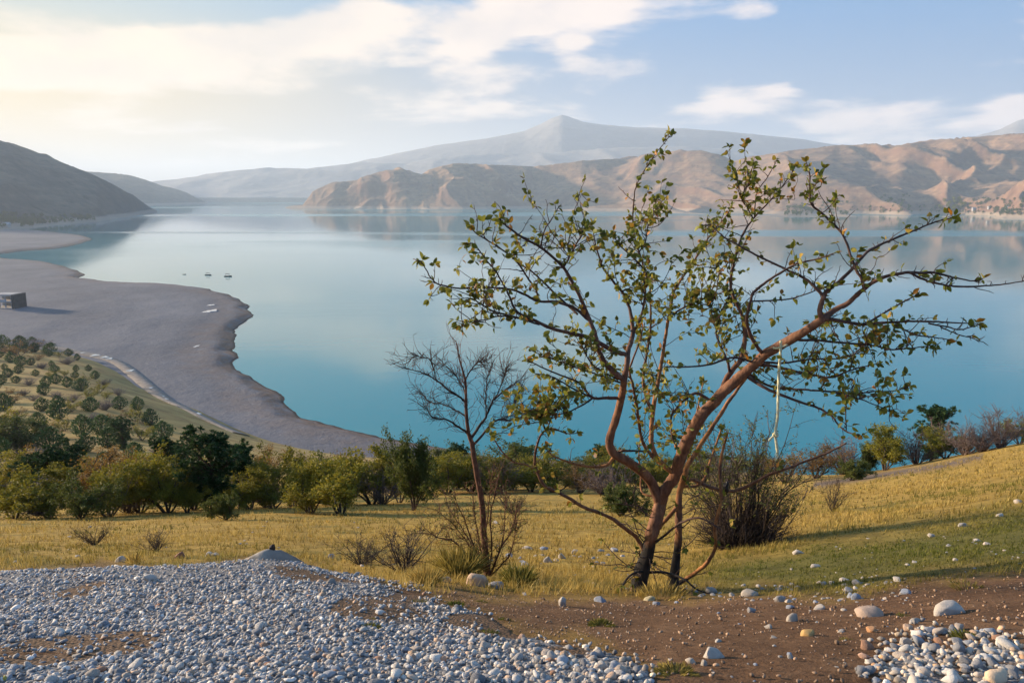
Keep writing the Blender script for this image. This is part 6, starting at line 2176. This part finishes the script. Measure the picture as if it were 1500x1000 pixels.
def far_trees(name, label, pts, mat, seed, n_per=60):
    """a far wood that reads as one dark mass along the shore"""
    rng = np.random.default_rng(seed)
    mb = MB()
    for x, y, z, h in pts:
        mb.tube([(x, y, z - 1), (x, y, z + h * 0.5)], [h * 0.05, h * 0.03], 4, 0.2)
        c = rng.normal(size=(n_per, 3))
        c /= np.linalg.norm(c, axis=1)[:, None]
        c = c * (0.55 + 0.45 * rng.random((n_per, 1))) * np.array([0.42, 0.42, 0.42]) * h + np.array([x, y, z + h * 0.62])
        mb.cards(c, rng.normal(size=(n_per, 3)), h * 0.26 * rng.uniform(0.6, 1.2, n_per), rng, 0.8, np.clip(0.5 * rng.random() + 0.5 * rng.random(n_per), 0, 1))
    o = obj(name, mb.mesh(name, False), mat)
    return kind(o, "stuff", label)


def surf_points(objname, boxes, n, seed, hmin, hmax):
    """pick vertices of a hill that appear inside pixel boxes"""
    rng = np.random.default_rng(seed)
    me = bpy.data.objects[objname].data
    co = np.empty(len(me.vertices) * 3, np.float32)
    me.vertices.foreach_get("co", co)
    co = co.reshape(-1, 3).astype(float)
    px, py = pix(co[:, 0], co[:, 1], co[:, 2])
    out = []
    for (x0, x1, y0, y1), share in boxes:
        s = np.where((px > x0) & (px < x1) & (py > y0) & (py < y1) & (co[:, 2] > WATER_Z + 3))[0]
        if len(s) == 0:
            continue
        for k in rng.choice(s, int(n * share)):
            out.append((co[k, 0] + rng.normal() * 4, co[k, 1] + rng.normal() * 4, co[k, 2] - 0.5, rng.uniform(hmin, hmax)))
    return out


far_trees("shore_wood", "dark wood and scrub along the far right shore",
          surf_points("hill_range", [((1150, 1500, 303, 316), 0.5), ((1290, 1330, 286, 312), 0.14), ((1400, 1500, 292, 314), 0.26), ((1170, 1260, 296, 310), 0.1)], 420, 5, 7, 15), LEAF_GREEN, 3)
far_trees("autumn_wood", "yellow autumn trees on the far right shore", surf_points("hill_range", [((1378, 1420, 292, 312), 1.0)], 26, 6, 12, 20), LEAF_OLIVE, 4)
far_trees("bay_wood", "dark trees at the foot of the left slope", surf_points("left_hill", [((-60, 60, 312, 338), 0.6), ((40, 140, 316, 334), 0.4)], 260, 7, 6, 13), LEAF_GREEN, 5)


def house(px, py, depth, w, h, label):
    q = P(px, py, depth)
    root = bpy.data.objects.new("house", None)
    COL.objects.link(root)
    root.location = q
    tag(root, label, "house")
    mb = MB()
    box(mb, -w / 2, w / 2, 0, w * 0.7, -3, h)
    obj("wall", mb.mesh("wall", False), CONC, root)
    mb = MB()
    a = w * 0.56
    mb.add([(-a, -0.6, h), (a, -0.6, h), (a, w * 0.7 + 0.6, h), (-a, w * 0.7 + 0.6, h), (-a, w * 0.35, h + w * 0.3), (a, w * 0.35, h + w * 0.3)], [(0, 1, 5, 4), (2, 3, 4, 5), (0, 3, 2, 1)], [(0, 4, 3), (1, 2, 5)])
    obj("roof", mb.mesh("roof", False), ROOF, root)
    mb = MB()
    box(mb, -w * 0.2, w * 0.05, -0.15, -0.02, h * 0.3, h * 0.75)
    obj("window", mb.mesh("window", False), DARKW, root)


def on_hill(objname, px, py):
    me = bpy.data.objects[objname].data
    co = np.empty(len(me.vertices) * 3, np.float32)
    me.vertices.foreach_get("co", co)
    co = co.reshape(-1, 3).astype(float)
    a, b = pix(co[:, 0], co[:, 1], co[:, 2])
    s = (a - px) ** 2 + (b - py) ** 2 + np.where(co[:, 2] < WATER_Z + 2, 1e6, 0)
    k = int(np.argmin(s))
    return co[k]


for px, py, w, lb in ((1428, 308, 15, "pale house by the yellow trees on the far shore"), (1450, 307, 12, "small house right of the pale one on the far shore"), (1478, 306, 13, "house at the right end of the far shore settlement")):
    q = on_hill("hill_range", px, py)
    a, b = pix(q[0], q[1], q[2])
    house(float(a), float(b), q[1], w, 6.0, lb)
q = on_hill("left_hill", 8, 330)
a, b = pix(q[0], q[1], q[2])
house(float(a), float(b), q[1], 14, 5.0, "small pale house at the foot of the left slope")
